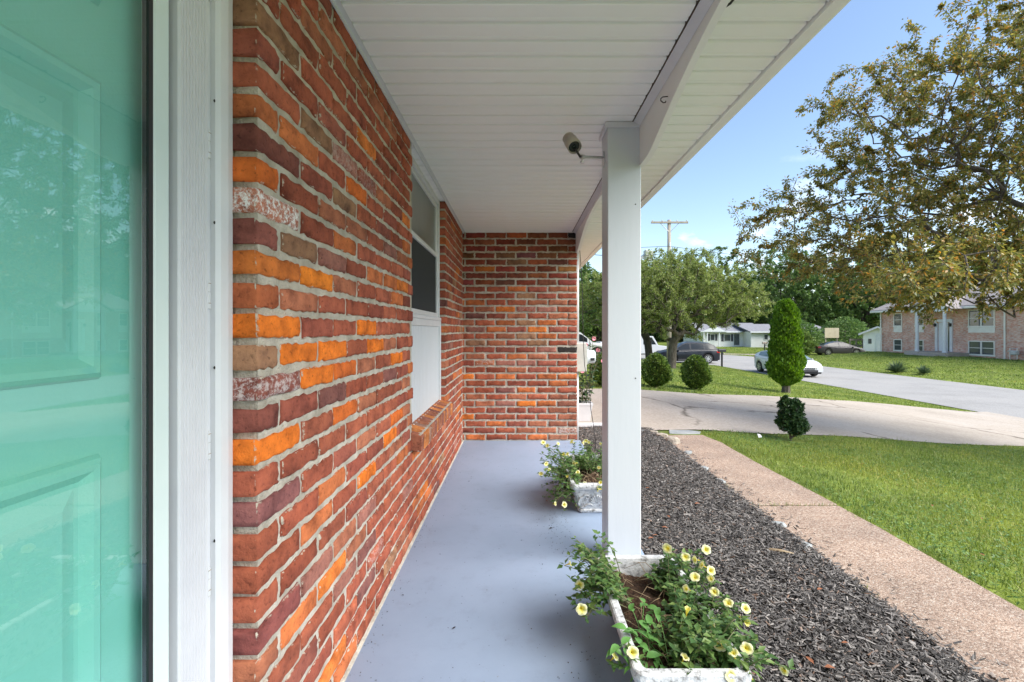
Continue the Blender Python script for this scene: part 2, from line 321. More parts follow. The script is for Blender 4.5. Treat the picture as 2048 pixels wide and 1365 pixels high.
MAT['lf_box'] = leaf_mat('boxwood_leaf', [(0.04, 0.085, 0.018), (0.11, 0.185, 0.036), (0.26, 0.35, 0.07)], [0, 0.6, 1], 0.4, 0.25)
MAT['lf_holly'] = leaf_mat('dark_bush_leaf', [(0.022, 0.055, 0.022), (0.05, 0.105, 0.038), (0.12, 0.19, 0.065)], [0, 0.65, 1], 0.35, 0.2)
MAT['lf_pet'] = leaf_mat('petunia_leaf', [(0.045, 0.105, 0.032), (0.09, 0.175, 0.050), (0.17, 0.25, 0.07)], None, 0.5, 0.3)
MAT['lf_weed'] = leaf_mat('weed_leaf', [(0.085, 0.21, 0.05), (0.12, 0.28, 0.07), (0.16, 0.33, 0.09)], None, 0.45, 0.3)
MAT['stem'] = pmat('stem', (0.10, 0.14, 0.05), (0.20, 0.17, 0.10), 20, 0.7)
MAT['dry_stem'] = pmat('dry_stem', (0.20, 0.14, 0.08), (0.34, 0.26, 0.16), 20, 0.8)
MAT['soil'] = pmat('potting_soil', (0.022, 0.013, 0.008), (0.085, 0.048, 0.03), 70, 0.95, 1.0, 90, 0.2, bdist=0.015)
def chipped():
    m, nt, b, out = new_mat('chipped_white_stone'); L = nt.links.new; tcn = N(nt, 'ShaderNodeTexCoord')
    n = N(nt, 'ShaderNodeTexNoise', Scale=38, Detail=8, Roughness=0.7); L(tcn.outputs['Object'], n.inputs['Vector'])
    r = ramp(nt, [(0.12, 0.115, 0.11), (0.50, 0.515, 0.53), (0.66, 0.675, 0.69)], [0.33, 0.47, 0.66]); L(n.outputs[0], r.inputs[0])
    L(r.outputs[0], b.inputs['Base Color']); b.inputs['Roughness'].default_value = 0.7
    n2 = N(nt, 'ShaderNodeTexNoise', Scale=160, Detail=4); L(tcn.outputs['Object'], n2.inputs['Vector'])
    bp = N(nt, 'ShaderNodeBump', Strength=0.6, Distance=0.004); L(n2.outputs[0], bp.inputs['Height']); L(bp.outputs[0], b.inputs['Normal'])
    return m
MAT['planter'] = chipped()
MAT['stone'] = pmat('edging_stone', (0.28, 0.24, 0.19), (0.48, 0.43, 0.36), 9, 0.9, 0.8, 40)
MAT['slate'] = pmat('grey_slab', (0.26, 0.28, 0.28), (0.36, 0.375, 0.37), 6, 0.8, 0.4, 40)
MAT['metal'] = pmat('galvanised', (0.55, 0.56, 0.57), (0.66, 0.66, 0.67), 12, 0.38, metal=0.8)
MAT['meter_grey'] = pmat('meter_grey', (0.42, 0.43, 0.40), (0.52, 0.52, 0.49), 8, 0.5)
MAT['tan_metal'] = pmat('tan_housing', (0.36, 0.33, 0.27), (0.46, 0.42, 0.35), 6, 0.35)
MAT['lens'] = pmat('lens', (0.012, 0.02, 0.02), None, rough=0.08)
MAT['dark_metal'] = pmat('dark_metal', (0.02, 0.02, 0.02), None, rough=0.45)
MAT['dead_leaf'] = leaf_mat('dead_leaf', [(0.10, 0.035, 0.018), (0.26, 0.09, 0.04), (0.34, 0.19, 0.10)], None, 0.7, 0.1)
MAT['paint_white'] = pmat('car_white', (0.60, 0.61, 0.62), None, rough=0.3, coat=0.3)
MAT['paint_black'] = pmat('car_navy', (0.010, 0.012, 0.018), None, rough=0.35, coat=0.15, spec=0.3)
MAT['paint_grey'] = pmat('car_grey', (0.060, 0.056, 0.060), None, rough=0.45, coat=0.1, spec=0.3)
MAT['car_glass'] = pmat('car_glass', (0.018, 0.022, 0.025), None, rough=0.10, spec=0.4)
MAT['car_glass_light'] = pmat('car_glass_light', (0.16, 0.21, 0.23), None, rough=0.06, spec=0.9)
MAT['tyre'] = pmat('tyre', (0.02, 0.02, 0.021), (0.035, 0.034, 0.033), 20, 0.85)
MAT['alloy'] = pmat('alloy', (0.52, 0.53, 0.54), None, rough=0.3, metal=0.7)
MAT['chrome'] = pmat('chrome', (0.72, 0.73, 0.74), None, rough=0.15, metal=1)
MAT['red_lamp'] = pmat('red_lamp', (0.42, 0.012, 0.012), None, rough=0.15)
MAT['lamp'] = pmat('head_lamp', (0.62, 0.67, 0.72), None, rough=0.1, spec=0.8)
MAT['plastic'] = pmat('dark_plastic', (0.028, 0.028, 0.03), None, rough=0.6)
MAT['plate'] = pmat('plate', (0.10, 0.105, 0.11), None, rough=0.5)
MAT['siding'] = pmat('white_siding', (0.74, 0.74, 0.72), (0.81, 0.81, 0.80), 1.5, 0.55)
MAT['cream'] = pmat('cream_trim', (0.70, 0.67, 0.60), (0.77, 0.745, 0.68), 3, 0.5)
MAT['shingle'] = pmat('grey_shingle', (0.17, 0.17, 0.19), (0.27, 0.27, 0.29), 9, 0.9, 0.6, 30, 0.2, bdist=0.03)
MAT['shingle_brown'] = pmat('brown_shingle', (0.24, 0.21, 0.20), (0.35, 0.32, 0.31), 9, 0.9, 0.6, 30, 0.2, bdist=0.03)
MAT['house_glass'] = pmat('house_glass', (0.055, 0.065, 0.07), (0.10, 0.11, 0.115), 0.8, 0.07, spec=0.7)
MAT['shutter'] = pmat('dark_shutter', (0.055, 0.055, 0.065), None, rough=0.6)
MAT['wood'] = pmat('weathered_wood', (0.20, 0.165, 0.13), (0.34, 0.29, 0.235), 12, 0.9, 0.6, 40, stretch=(1, 1, 0.15))
MAT['tan_board'] = pmat('tan_board', (0.42, 0.36, 0.24), (0.50, 0.43, 0.30), 2, 0.8)
MAT['pole'] = pmat('pole_wood', (0.26, 0.225, 0.18), (0.38, 0.335, 0.28), 8, 0.9, stretch=(1, 1, 0.1))
MAT['pink'] = pmat('pink_petal', (0.72, 0.24, 0.33), None, rough=0.5)
def facade():
    m, nt, b, out = new_mat('far_brick_facade'); L = nt.links.new; tcn = N(nt, 'ShaderNodeTexCoord')
    s = N(nt, 'ShaderNodeSeparateXYZ'); L(tcn.outputs['Object'], s.inputs[0])
    a = N(nt, 'ShaderNodeMath', _operation='ADD'); L(s.outputs[0], a.inputs[0]); L(s.outputs[1], a.inputs[1])
    c = N(nt, 'ShaderNodeCombineXYZ'); L(a.outputs[0], c.inputs[0]); L(s.outputs[2], c.inputs[1])
    bt = N(nt, 'ShaderNodeTexBrick', Scale=1.0, Mortar__Size=0.007, Bias=0.0, Brick__Width=0.215, Row__Height=0.072)
    bt.inputs['Color1'].default_value = (0.56, 0.21, 0.14, 1); bt.inputs['Color2'].default_value = (0.64, 0.52, 0.44, 1); bt.inputs['Mortar'].default_value = (0.55, 0.51, 0.45, 1)
    L(c.outputs[0], bt.inputs['Vector'])
    n = N(nt, 'ShaderNodeTexNoise', Scale=1.2, Detail=6, Roughness=0.7); L(c.outputs[0], n.inputs['Vector'])
    r = ramp(nt, [(0.72, 0.66, 0.64), (1.15, 1.12, 1.1)], [0.3, 0.7]); L(n.outputs[0], r.inputs[0])
    n2 = N(nt, 'ShaderNodeTexNoise', Scale=5, Detail=3); st = N(nt, 'ShaderNodeMapping', Scale=(1.0, 3.0, 1)); L(c.outputs[0], st.inputs[0]); L(st.outputs[0], n2.inputs['Vector'])
    r2 = ramp(nt, [(0.56, 0.20, 0.13), (0.72, 0.60, 0.51)], [0.40, 0.58]); L(n2.outputs[0], r2.inputs[0])
    mb = N(nt, 'ShaderNodeMixRGB', Fac=0.45); L(bt.outputs[0], mb.inputs[1]); L(r2.outputs[0], mb.inputs[2])
    mx = N(nt, 'ShaderNodeMixRGB', _blend_type='MULTIPLY', Fac=1); L(mb.outputs[0], mx.inputs[1]); L(r.outputs[0], mx.inputs[2])
    L(mx.outputs[0], b.inputs['Base Color']); b.inputs['Roughness'].default_value = 0.9
    return m
MAT['facade'] = facade()
def petal():
    m, nt, b, out = new_mat('petunia_petal'); L = nt.links.new; tcn = N(nt, 'ShaderNodeTexCoord')
    s = N(nt, 'ShaderNodeSeparateXYZ'); L(tcn.outputs['Object'], s.inputs[0])
    c = N(nt, 'ShaderNodeCombineXYZ'); L(s.outputs[0], c.inputs[0]); L(s.outputs[1], c.inputs[1])
    ln = N(nt, 'ShaderNodeVectorMath', _operation='LENGTH'); L(c.outputs[0], ln.inputs[0])
    r = ramp(nt, [(0.66, 0.50, 0.03), (0.80, 0.70, 0.10), (0.82, 0.79, 0.34), (0.86, 0.86, 0.64)], [0.06, 0.25, 0.62, 0.98])
    mr = N(nt, 'ShaderNodeMath', _operation='MULTIPLY'); mr.inputs[1].default_value = 1/0.024; L(ln.outputs['Value'], mr.inputs[0]); L(mr.outputs[0], r.inputs[0])
    L(r.outputs[0], b.inputs['Base Color']); b.inputs['Roughness'].default_value = 0.6
    t = N(nt, 'ShaderNodeBsdfTranslucent'); L(r.outputs[0], t.inputs[0]); mx = N(nt, 'ShaderNodeMixShader', Fac=0.35); L(b.outputs[0], mx.inputs[1]); L(t.outputs[0], mx.inputs[2]); L(mx.outputs[0], out.inputs[0])
    return m
MAT['petal'] = petal()
# ------------------------------------------------------------------ ground
ROAD_X0, ROAD_X1, ROAD_Z = 14.5, 21.7, -1.40
DC, DR = (14.0, 43.0), 9.0                                   # turning circle at the end of the street
def road_sdf(x, y):
    strip = np.maximum(np.maximum(ROAD_X0-x, x-ROAD_X1), y-43.0)
    disc = np.hypot(x-DC[0], y-DC[1])-DR
    return np.minimum(strip, disc)
def sstep(a, b, t):
    t = np.clip((t-a)/(b-a), 0, 1); return t*t*(3-2*t)
def H(x, y):
    x = np.asarray(x, float); y = np.asarray(y, float)
    d = np.maximum(road_sdf(x, y), 0)
    ours = np.minimum(-0.2, -1.43 + 0.1025*d)
    ours = np.where(ours > -0.32, -0.2-(0.12)*np.clip((-0.2-ours)/0.12, 0, 1)**1.0, ours)
    over = -1.43 + np.minimum(0.085*d, 0.72)*(1-sstep(40, 46, y))
    far = -1.43 + np.minimum(0.01*d, 0.3)
    z = np.where(x > 18, over, ours)
    t = sstep(44, 54, y); z = z*(1-t) + far*t
    z = z + 0.03*np.sin(x*0.9+1)*np.sin(y*0.7)*np.clip((d-0.5)/3, 0, 1)*(np.clip((x-3)/2, 0, 1))
    return z
def Hs(x, y): return float(H(x, y))
NEAR = [(0.62, 6.2), (2.45, 6.3), (3.6, 6.5), (8.8, 8.0), (14.75, 9.5)]
FAR = [(0.62, 10.6), (2.9, 10.8), (5.4, 11.9), (9.9, 13.8), (14.75, 14.5)]
def d_near(x): return np.interp(x, [p[0] for p in NEAR], [p[1] for p in NEAR])
def d_far(x): return np.interp(x, [p[0] for p in FAR], [p[1] for p in FAR])
def on_drive(x, y, m=0.0): return (x < 14.8) & (y > d_near(x)-m) & (y < d_far(x)+m)
PATH = (1.80, 2.46, 5.95)

gx = np.unique(np.round(np.concatenate([np.linspace(-400, -20, 20), np.arange(-20, 0, 2), np.arange(0, 24, 0.3), np.arange(24, 60, 1.0), np.linspace(60, 500, 30)]), 3))
gy = np.unique(np.round(np.concatenate([np.linspace(-300, -10, 20), np.arange(-10, 0, 1), np.arange(0, 18, 0.3), np.arange(18, 60, 0.8), np.linspace(60, 700, 40)]), 3))
X, Y = np.meshgrid(gx, gy, indexing='ij'); Z = H(X, Y)
Z = Z - 0.10*on_drive(X, Y, -0.25) - 0.06*((X < 2.40) & (X > 0.0) & (Y < 5.9))
ni, nj = X.shape; idx = np.arange(ni*nj).reshape(ni, nj)
F = np.stack([idx[:-1, :-1], idx[1:, :-1], idx[1:, 1:], idx[:-1, 1:]], -1).reshape(-1, 4)
ground = link_mesh('ground', np_mesh('ground', np.stack([X, Y, Z], -1).reshape(-1, 3), F), MAT['earth'], smooth=True)
tag(ground, 'green lawn ground sloping down from the porch to the street', 'ground', kind='structure')

# road: strip and turning circle as one sheet
a0 = math.acos((ROAD_X1-DC[0])/DR); a1 = math.acos((ROAD_X0-DC[0])/DR)
pts = [(ROAD_X0, -80), (ROAD_X1, -80), (ROAD_X1, 43-DR*math.sin(a0))]
aa = np.linspace(-a0, 2*math.pi-a1, 60)
pts += [(DC[0]+DR*math.cos(a), DC[1]+DR*math.sin(a)) for a in aa[1:]]
mb = MB(); mb.add([(x, y, ROAD_Z) for x, y in pts], [tuple(range(len(pts)))])
tag(mb.build('road', MAT['road'], fix=False), 'pale grey asphalt street ending in a turning circle', 'road', kind='structure')

# driveway following the slope
xs = np.unique(np.concatenate([np.arange(0.62, 14.75, 0.3), [14.75]])); ts = np.linspace(0, 1, 22)
XX = np.repeat(xs[:, None], len(ts), 1); YY = d_near(xs)[:, None]*(1-ts)+d_far(xs)[:, None]*ts
ZZ = np.maximum(H(XX, YY)+0.012, ROAD_Z+0.004)
ii = np.arange(XX.size).reshape(XX.shape)
F = np.stack([ii[:-1, :-1], ii[1:, :-1], ii[1:, 1:], ii[:-1, 1:]], -1).reshape(-1, 4)
tag(link_mesh('driveway', np_mesh('driveway', np.stack([XX, YY, ZZ], -1).reshape(-1, 3), F), MAT['driveway'], smooth=True),
    'cracked worn concrete driveway running down to the street', 'driveway', kind='structure')
# ranch driveway across the circle
mb = MB(); mb.add([(20.5, 49.5, -1.395), (24.8, 47.5, -1.395), (31.5, 64.5, -1.36), (27.5, 66.5, -1.36)], [(0, 1, 2, 3)])
tag(mb.build('driveway', MAT['driveway'], fix=False), 'pale concrete driveway leading up to the white ranch house', 'driveway', kind='structure')

# path of cast slabs
path = empty('path', (2.13, 3, -0.2)); tag(path, 'pinkish exposed aggregate footpath between mulch bed and lawn', 'path', kind='structure')
for y0, y1 in ((-1.4, 1.12), (1.14, 3.55), (3.575, 5.95)):
    m = MB(); n = 12
    L_, R_ = [], []
    for k in range(n+1):
        y = y0+(y1-y0)*k/n
        cut = max(0, (y-5.55))*0.55
        L_.append((PATH[0]+0.012*math.sin(3*y)+rnd.uniform(-.004, .004), y)); R_.append((PATH[1]-cut*0.4+0.02*math.sin(2*y+1)+rnd.uniform(-.006, .006), y))
    poly = L_+R_[::-1]
    m.prism([(p[0]-2.13, p[1]-3) for p in poly], 'z', -0.1, 0.018)
    m.build('slab', MAT['aggregate'], path, bevel=0.008)
# mulch bed
mx_ = np.linspace(0.55, 1.84, 26); my_ = np.linspace(-1.4, 6.35, 120); X, Y = np.meshgrid(mx_, my_, indexing='ij')
Z = -0.185 + 0.03*np.sin((X-0.6)*2.4) + nr.normal(0, 0.006, X.shape); Z[-2:, :] = -0.215
def mulch_z(x, y): return -0.185+0.03*math.sin((x-0.6)*2.4)
ii = np.arange(X.size).reshape(X.shape); F = np.stack([ii[:-1, :-1], ii[1:, :-1], ii[1:, 1:], ii[:-1, 1:]], -1).reshape(-1, 4)
tag(link_mesh('mulch_bed', np_mesh('mulch_bed', np.stack([X, Y, Z], -1).reshape(-1, 3), F), MAT['mulch_bed'], smooth=True), 'dark soil bed under the bark mulch beside the porch', 'bed', kind='structure')
# mulch chips
n = 100000
cx = nr.uniform(0.6, 1.80, n)+nr.normal(0, .016, n); sp_ = nr.uniform(0, 1, n) < .006; cx = np.where(sp_, 1.80+np.abs(nr.normal(0, .09, n)), cx); cy = -0.4+6.7*nr.uniform(0, 1, n)
cz = np.where(cx > 1.81, -.177, -0.183+0.03*np.sin((cx-0.6)*2.4)+nr.uniform(0, 0.016, n))
a = nr.uniform(0, 2*np.pi, n); tilt = nr.normal(0, 0.28, n); roll = nr.normal(0, 0.45, n)
ln = nr.uniform(.006, .018, n)*(1+(nr.uniform(0, 1, n) > .95)*0.9); wd = nr.uniform(.0016, .0045, n)*(1+(nr.uniform(0, 1, n) > .965)*1.6)
dx = np.stack([np.cos(a)*np.cos(tilt), np.sin(a)*np.cos(tilt), np.sin(tilt)], -1)
sd = np.stack([-np.sin(a)*np.cos(roll), np.cos(a)*np.cos(roll), np.sin(roll)], -1); up = np.cross(dx, sd)
C = np.stack([cx, cy, cz], -1); l_ = ln[:, None]; w_ = wd[:, None]
V = np.stack([C-dx*l_-sd*w_, C-dx*l_*1.1+up*w_*0.7, C-dx*l_+sd*w_, C+dx*l_*0.9-sd*w_*0.7, C+dx*l_+up*w_*0.6, C+dx*l_*0.85+sd*w_*0.8], 1).reshape(-1, 3)
b = np.arange(n)[:, None]*6
F = np.concatenate([b+np.array([0, 1, 4, 3]), b+np.array([1, 2, 5, 4])])
tag(link_mesh('mulch', np_mesh('mulch', V, F), MAT['mulch']), 'weathered dark bark mulch covering the bed beside the porch', 'mulch', kind='stuff')

# grass
def blades(P, h, w, lean, seg2=True):
    n = len(P); a = nr.uniform(0, 2*np.pi, n); side = np.stack([np.cos(a), np.sin(a), np.zeros(n)], -1)
    ld = nr.uniform(0, 2*np.pi, n); ln = np.abs(nr.normal(0, lean, n))
    tip = P+np.stack([np.cos(ld)*ln*h, np.sin(ld)*ln*h, h*np.clip(1-0.35*ln, .25, 1)], -1)
    mid = P+np.stack([np.cos(ld)*ln*h*0.35, np.sin(ld)*ln*h*0.35, h*0.6*np.clip(1-0.2*ln, .3, 1)], -1)
    ww = w[:, None]
    V = np.stack([P-side*ww, P+side*ww, mid+side*ww*0.8, tip, mid-side*ww*0.8], 1).reshape(-1, 3)
    b = np.arange(n)[:, None]*5
    return V, np.concatenate([b+np.array([0, 1, 2, 4])]), np.concatenate([b+np.array([4, 2, 3])])
def grass_patch(name, label, x0, x1, y0, y1, n, h0, h1, w0, w1, mask, lean=0.9, mat='grass'):
    x = nr.uniform(x0, x1, n); y = nr.uniform(y0, y1, n)
    ok = mask(x, y); x, y = x[ok], y[ok]
    P = np.stack([x, y, H(x, y)-0.004], -1); n = len(P)
    patch = 0.75+0.5*(0.5+0.5*np.sin(x*1.7+np.sin(y*1.3)*2)*np.sin(y*1.9+np.sin(x)*1.5))
    V, Fq, Ft = blades(P, nr.uniform(h0, h1, n)*patch, nr.uniform(w0, w1, n), lean)
    Fq2 = np.concatenate([Fq[:, [0, 1, 2]], Fq[:, [0, 2, 3]]])
    o = link_mesh(name, np_mesh(name, V, np.concatenate([Fq2, Ft])), MAT[mat]); tag(o, label, 'grass', kind='stuff'); return o
hole_bush = (3.66, 6.16)
edge_n = lambda x, y: 0.03*np.sin(y*9)+0.02*np.sin(y*23+x)-np.abs(nr.normal(0, .025, np.shape(y)))
m_front = lambda x, y: (x > 2.50+edge_n(x, y)-0.06*np.clip(y-5.4, 0, 1)) & (y < d_near(x)-0.03+0.04*np.sin(x*7)) & (np.hypot(x-hole_bush[0], (y-hole_bush[1])) > 0.17) & (y > 0.75*x-1.0)
grass_patch('grass', 'short bright lawn grass between the footpath and the driveway', 2.4, 9.5, 1.0, 8.3, 190000, 0.025, 0.06, .0013, .003, m_front)
# clover / broadleaf ground cover mixed into the front lawn
n = 42000; x = nr.uniform(2.45, 9.3, n); y = nr.uniform(1.2, 8.2, n); ok = m_front(x, y) & ((np.sin(x*1.3+1)*np.sin(y*1.7)+nr.normal(0, .5, n)) > -0.15); x, y = x[ok], y[ok]; n = len(x)
def leaf_quads(P, D, U, ln, wd, fold=0.25):
    """rhombic folded leaf: base P, direction D, normal-ish U; returns V,F (quads folded on the rib = two tris)"""
    D = D/np.linalg.norm(D, axis=1, keepdims=True); S = np.cross(D, U); S = S/np.maximum(np.linalg.norm(S, axis=1, keepdims=True), 1e-6); U2 = np.cross(S, D)
    l = ln[:, None]; w = wd[:, None]
    A = P; Bq = P+D*l*0.42+S*w+U2*w*fold; Cq = P+D*l-U2*l*0.10; Dq = P+D*l*0.42-S*w+U2*w*fold
    V = np.stack([A, Bq, Cq, Dq], 1).reshape(-1, 3); b = np.arange(len(P))[:, None]*4
    return V, np.concatenate([b+np.array([0, 1, 2]), b+np.array([0, 2, 3])])
a = nr.uniform(0, 2*np.pi, n); P = np.stack([x, y, H(x, y)+nr.uniform(.012, .045, n)], -1)
V, F = leaf_quads(P, np.stack([np.cos(a), np.sin(a), nr.normal(0, .25, n)], -1), np.stack([nr.normal(0, .3, n), nr.normal(0, .3, n), np.ones(n)], -1), nr.uniform(.014, .03, n), nr.uniform(.005, .010, n))
tag(link_mesh('ground_cover', np_mesh('clover', V, F), MAT['clover']), 'low clover and broad leaves mixed into the front lawn', 'clover', kind='stuff')
m_island = lambda x, y: (road_sdf(x, y) > 0.02+0.05*np.sin(x*5+y*4)) & ((y > d_far(x)+0.02) | (x > 14.8)) & (x < 14.6) & (x/y > .06) & (x/y < 1.12) & (np.hypot(x-8.3, y-23.3) > 0.9)
grass_patch('grass', 'mown grass around the clipped shrubs between driveway and turning circle', 0.8, 14.6, 10.6, 35, 150000, 0.03, 0.07, .004, .010, m_island)
m_over = lambda x, y: (x > 21.7+0.1*np.sin(y*3)) & (road_sdf(x, y) > 0.05) & ((x < 31.9) | (y > 42.5)) & (x/y < 1.2) & (x/y > 0.3)
grass_patch('grass', 'green front lawn of the pale brick house across the street', 21.6, 40, 18, 62, 90000, 0.04, 0.09, .010, .022, m_over)
m_far = lambda x, y: (road_sdf(x, y) > 0.05) & (x/y < 0.52) & (x/y > 0.06)
grass_patch('grass', 'flat lawn in front of the white ranch house', 2, 34, 40, 66, 50000, 0.05, 0.10, .012, .025, lambda x, y: m_far(x, y) & (y > 50))

# taller tufts in the front lawn, weeds at the path edge and joint
grass_patch('grass', 'taller paler tufts standing out of the front lawn', 2.5, 9.0, 1.2, 8.0, 26000, .05, .10, .0012, .0026, lambda x, y: m_front(x, y) & (np.sin(x*5.3+np.sin(y*3)*2)*np.sin(y*4.7+x) > .72), lean=1.1)
grass_patch('weeds', 'small weeds sprouting along the mulch edge and the joint of the footpath', 1.2, 2.6, 1.5, 6.2, 60000, .015, .05, .0009, .002, lambda x, y: ((np.abs(x-1.81) < .02) & (np.sin(y*8.3)+np.sin(y*3.1+1) > 1.25)) | ((np.abs(y-3.562) < .012) & (x > 1.8) & (x < 2.47)) | ((np.hypot(x-1.48, y-2.55) < .03) | (np.hypot(x-1.62, y-3.4) < .025) | (np.hypot(x-1.35, y-4.6) < .03)), lean=.8)
# porch slab
tag(MB().box(-0.70, 0.66, -3.0, 4.90, -0.30, 0.0).build('porch_floor', MAT['porch'], bevel=0.006), 'grey blue painted concrete porch floor', 'floor', kind='structure')

# ------------------------------------------------------------------ our house
house = empty('brick_house', (0, 0, 0)); tag(house, 'red brick house with white covered porch and teal front door', 'house')
XW = -0.586; CORNER = 1.034; YB = 4.87; CEIL = 2.21; XE = 0.62
CP, BH, BL, BP = 0.0713, 0.0540, 0.2025, 0.2185
WIN = (2.555, 3.70, 0.595)
def brick_verts(L, Hh, D, seed, nx=9, nz=4, wob=0.0042):
    """front at local -y; origin at centre of the front face"""
    g = random.Random(seed); V = []; F = []
    xs = [(-0.5+i/nx)*L for i in range(nx+1)]; zs = [(-0.5+k/nz)*Hh for k in range(nz+1)]
    bow = g.uniform(-.002, .002)
    def ring(ins, y, wobs):
        r = []
        for i in range(nx+1): r.append((xs[i], zs[0], 0, 1))
        for k in range(1, nz+1): r.append((xs[nx], zs[k], -1, 0))
        for i in range(nx-1, -1, -1): r.append((xs[i], zs[nz], 0, -1))
        for k in range(nz-1, 0, -1): r.append((xs[0], zs[k], 1, 0))
        out = []
        for j, (x, z, ax, az) in enumerate(r):
            cx = 1 if abs(x) > L/2-1e-6 else 0; cz = 1 if abs(z) > Hh/2-1e-6 else 0
            ix = -math.copysign(ins, x)*cx*(1.4 if cz else 1); iz = -math.copysign(ins, z)*cz*(1.4 if cx else 1)
            out.append((x+ix+wobs[j][0], y, z+iz+wobs[j][1]))
        return out
    nb = 2*(nx+nz); w0 = [(g.uniform(-wob, wob), g.uniform(-wob, wob)) for _ in range(nb)]
    rb = ring(0, D, [(0, 0)]*nb); rm = ring(0, 0.0045, w0); rf = ring(0.0042, 0.0, w0)
    V = rb+rm+rf
    for k in range(2):
        for j in range(nb):
            a, b = k*nb+j, k*nb+(j+1) % nb; F.append((a, b, b+nb, a+nb))
    # inner front grid
    base = len(V); inner = {}
    for i in range(1, nx):
        for k in range(1, nz):
            inner[(i, k)] = len(V); V.append((xs[i]+g.uniform(-.004, .004), -0.0015+bow+g.uniform(-.0016, .0016), zs[k]+g.uniform(-.004, .004)))
    def vid(i, k):
        if (i, k) in inner: return inner[(i, k)]
        if k == 0: j = i
        elif i == nx: j = nx+k
        elif k == nz: j = nx+nz+(nx-i)
        else: j = 2*nx+nz+(nz-k)
        return 2*nb+j
    for i in range(nx):
        for k in range(nz): F.append((vid(i, k), vid(i+1, k), vid(i+1, k+1), vid(i, k+1)))
    return V, F
VARS = {}
def brick_mesh(kind, i):
    if (kind, i) not in VARS:
        L = {'s': BL, 'h': 0.0925, 'q': 0.147, 'e': 0.0965}[kind]
        V, F = brick_verts(L, BH, 0.085, hash((kind == 's', i, len(kind)+ord(kind[0]))) % 9999, nx=10 if kind == 's' else 5)
        me = bpy.data.meshes.new('brick'); me.from_pydata(V, [], F); me.update(); me.polygons.foreach_set('use_smooth', [True]*len(F)); me.materials.append(MAT['brick']); VARS[(kind, i)] = me
    return VARS[(kind, i)]
PAL = [((0.31, 0.078, 0.042), 28), ((0.345, 0.092, 0.048), 26), ((0.28, 0.073, 0.046), 14), ((0.27, 0.078, 0.052), 6), ((0.37, 0.125, 0.066), 12),
       ((0.45, 0.125, 0.040), 10), ((0.57, 0.155, 0.028), 2.5), ((0.30, 0.120, 0.090), 4), ((0.31, 0.155, 0.085), 2.5), ((0.20, 0.075, 0.062), 2)]
def brick_col(g):
    t = g.uniform(0, sum(w for _, w in PAL))
    for c, w in PAL:
        t -= w
        if t <= 0: break
    f = g.uniform(.82, 1.2); gr = g.uniform(0, .05); l_ = .3*c[0]+.6*c[1]+.1*c[2]; return tuple(min(1, (v*(1-gr)+l_*gr)*f) for v in c)
ORANGE = (0.68, 0.165, 0.020); ORANGE2 = (0.55, 0.125, 0.025); MAROON = (0.23, 0.070, 0.052)
SPECIAL = {(21, 0): ORANGE2, (16, 0): ORANGE, (12, 0): ORANGE, (18, 1): (0.72, 0.20, 0.022), (16, 3): ORANGE, (15, 1): ORANGE, (15, 2): ORANGE, (15, 4): ORANGE,
           (14, 1): ORANGE, (14, 2): ORANGE2, (14, 5): ORANGE, (12, 2): ORANGE2, (17, 0): (0.40, 0.11, 0.045), (20, 0): (0.44, 0.16, 0.10), (14, 0): MAROON, (13, 0): MAROON,
           (10, 0): (0.24, 0.09, 0.085), (19, 0): (0.26, 0.085, 0.065), (22, 0): (0.19, 0.06, 0.045), (23, 3): ORANGE2, (8, 3): ORANGE, (9, 5): ORANGE, (10, 5): ORANGE2, (6, 0): (0.24, 0.07, 0.06)}
front = empty('wall', (0, 0, 0), parent=house); end = empty('wall', (0, 0, 0), parent=house)
allb = []          # (area, wall, mesh key, loc, rz, color)
def project(x, y, z): return (1037+920*x/y, 661-920*(z-CH)/y)
def rank(pts, vis=True):
    q = [project(*p) for p in pts]; q = [(min(max(a, 470), 2048), min(max(b, 0), 1365)) for a, b in q]
    ar = 0
    for i in range(len(q)): ar += q[i][0]*q[(i+1) % len(q)][1]-q[(i+1) % len(q)][0]*q[i][1]
    return abs(ar)/2
def put_front(k, j, y0, L, kind):
    z = (k+0.5)*CP+0.002; yc = y0+L/2; g = rnd
    col = SPECIAL.get((k, j)) or brick_col(g)
    ar = rank([(XW, y0, z-BH/2), (XW, y0+L, z-BH/2), (XW, y0+L, z+BH/2), (XW, y0, z+BH/2)])
    allb.append((ar, front, (kind, 99 if (k, j) == (20, 0) else rnd.randrange(14)), (XW+rnd.uniform(-.0025, .0025), yc, z+rnd.uniform(-.0015, .0015)), math.pi/2+rnd.uniform(-.006, .006), col))
def solid(z): return z
for k in range(32):
    z = (k+0.5)*CP; y = CORNER; j = 0
    first = (BL, 's') if k % 2 == 0 else (0.0935, 'h')
    while y < YB-0.02:
        L, kd = first if j == 0 else (BL, 's')
        y1 = y+L; inwin = z > WIN[2]-0.11
        if inwin and y1 > WIN[0]-0.03 and y < WIN[1]:
            # closer brick to the near jamb
            room = WIN[0]-y
            if room > 0.14: put_front(k, j, y if room < 0.17 else y, 0.148, 'q')
            elif room > 0.085: put_front(k, j, y, 0.0975, 'e')
            off = 0 if k % 2 == 0 else 1
            y = WIN[1]; j += 1
            if off: put_front(k, 50, y, 0.0975, 'e'); y += 0.0975+0.014
            continue
        if y1 > YB+0.06: break
        put_front(k, j, y, L, kd); y = y1+(BP-BL); j += 1
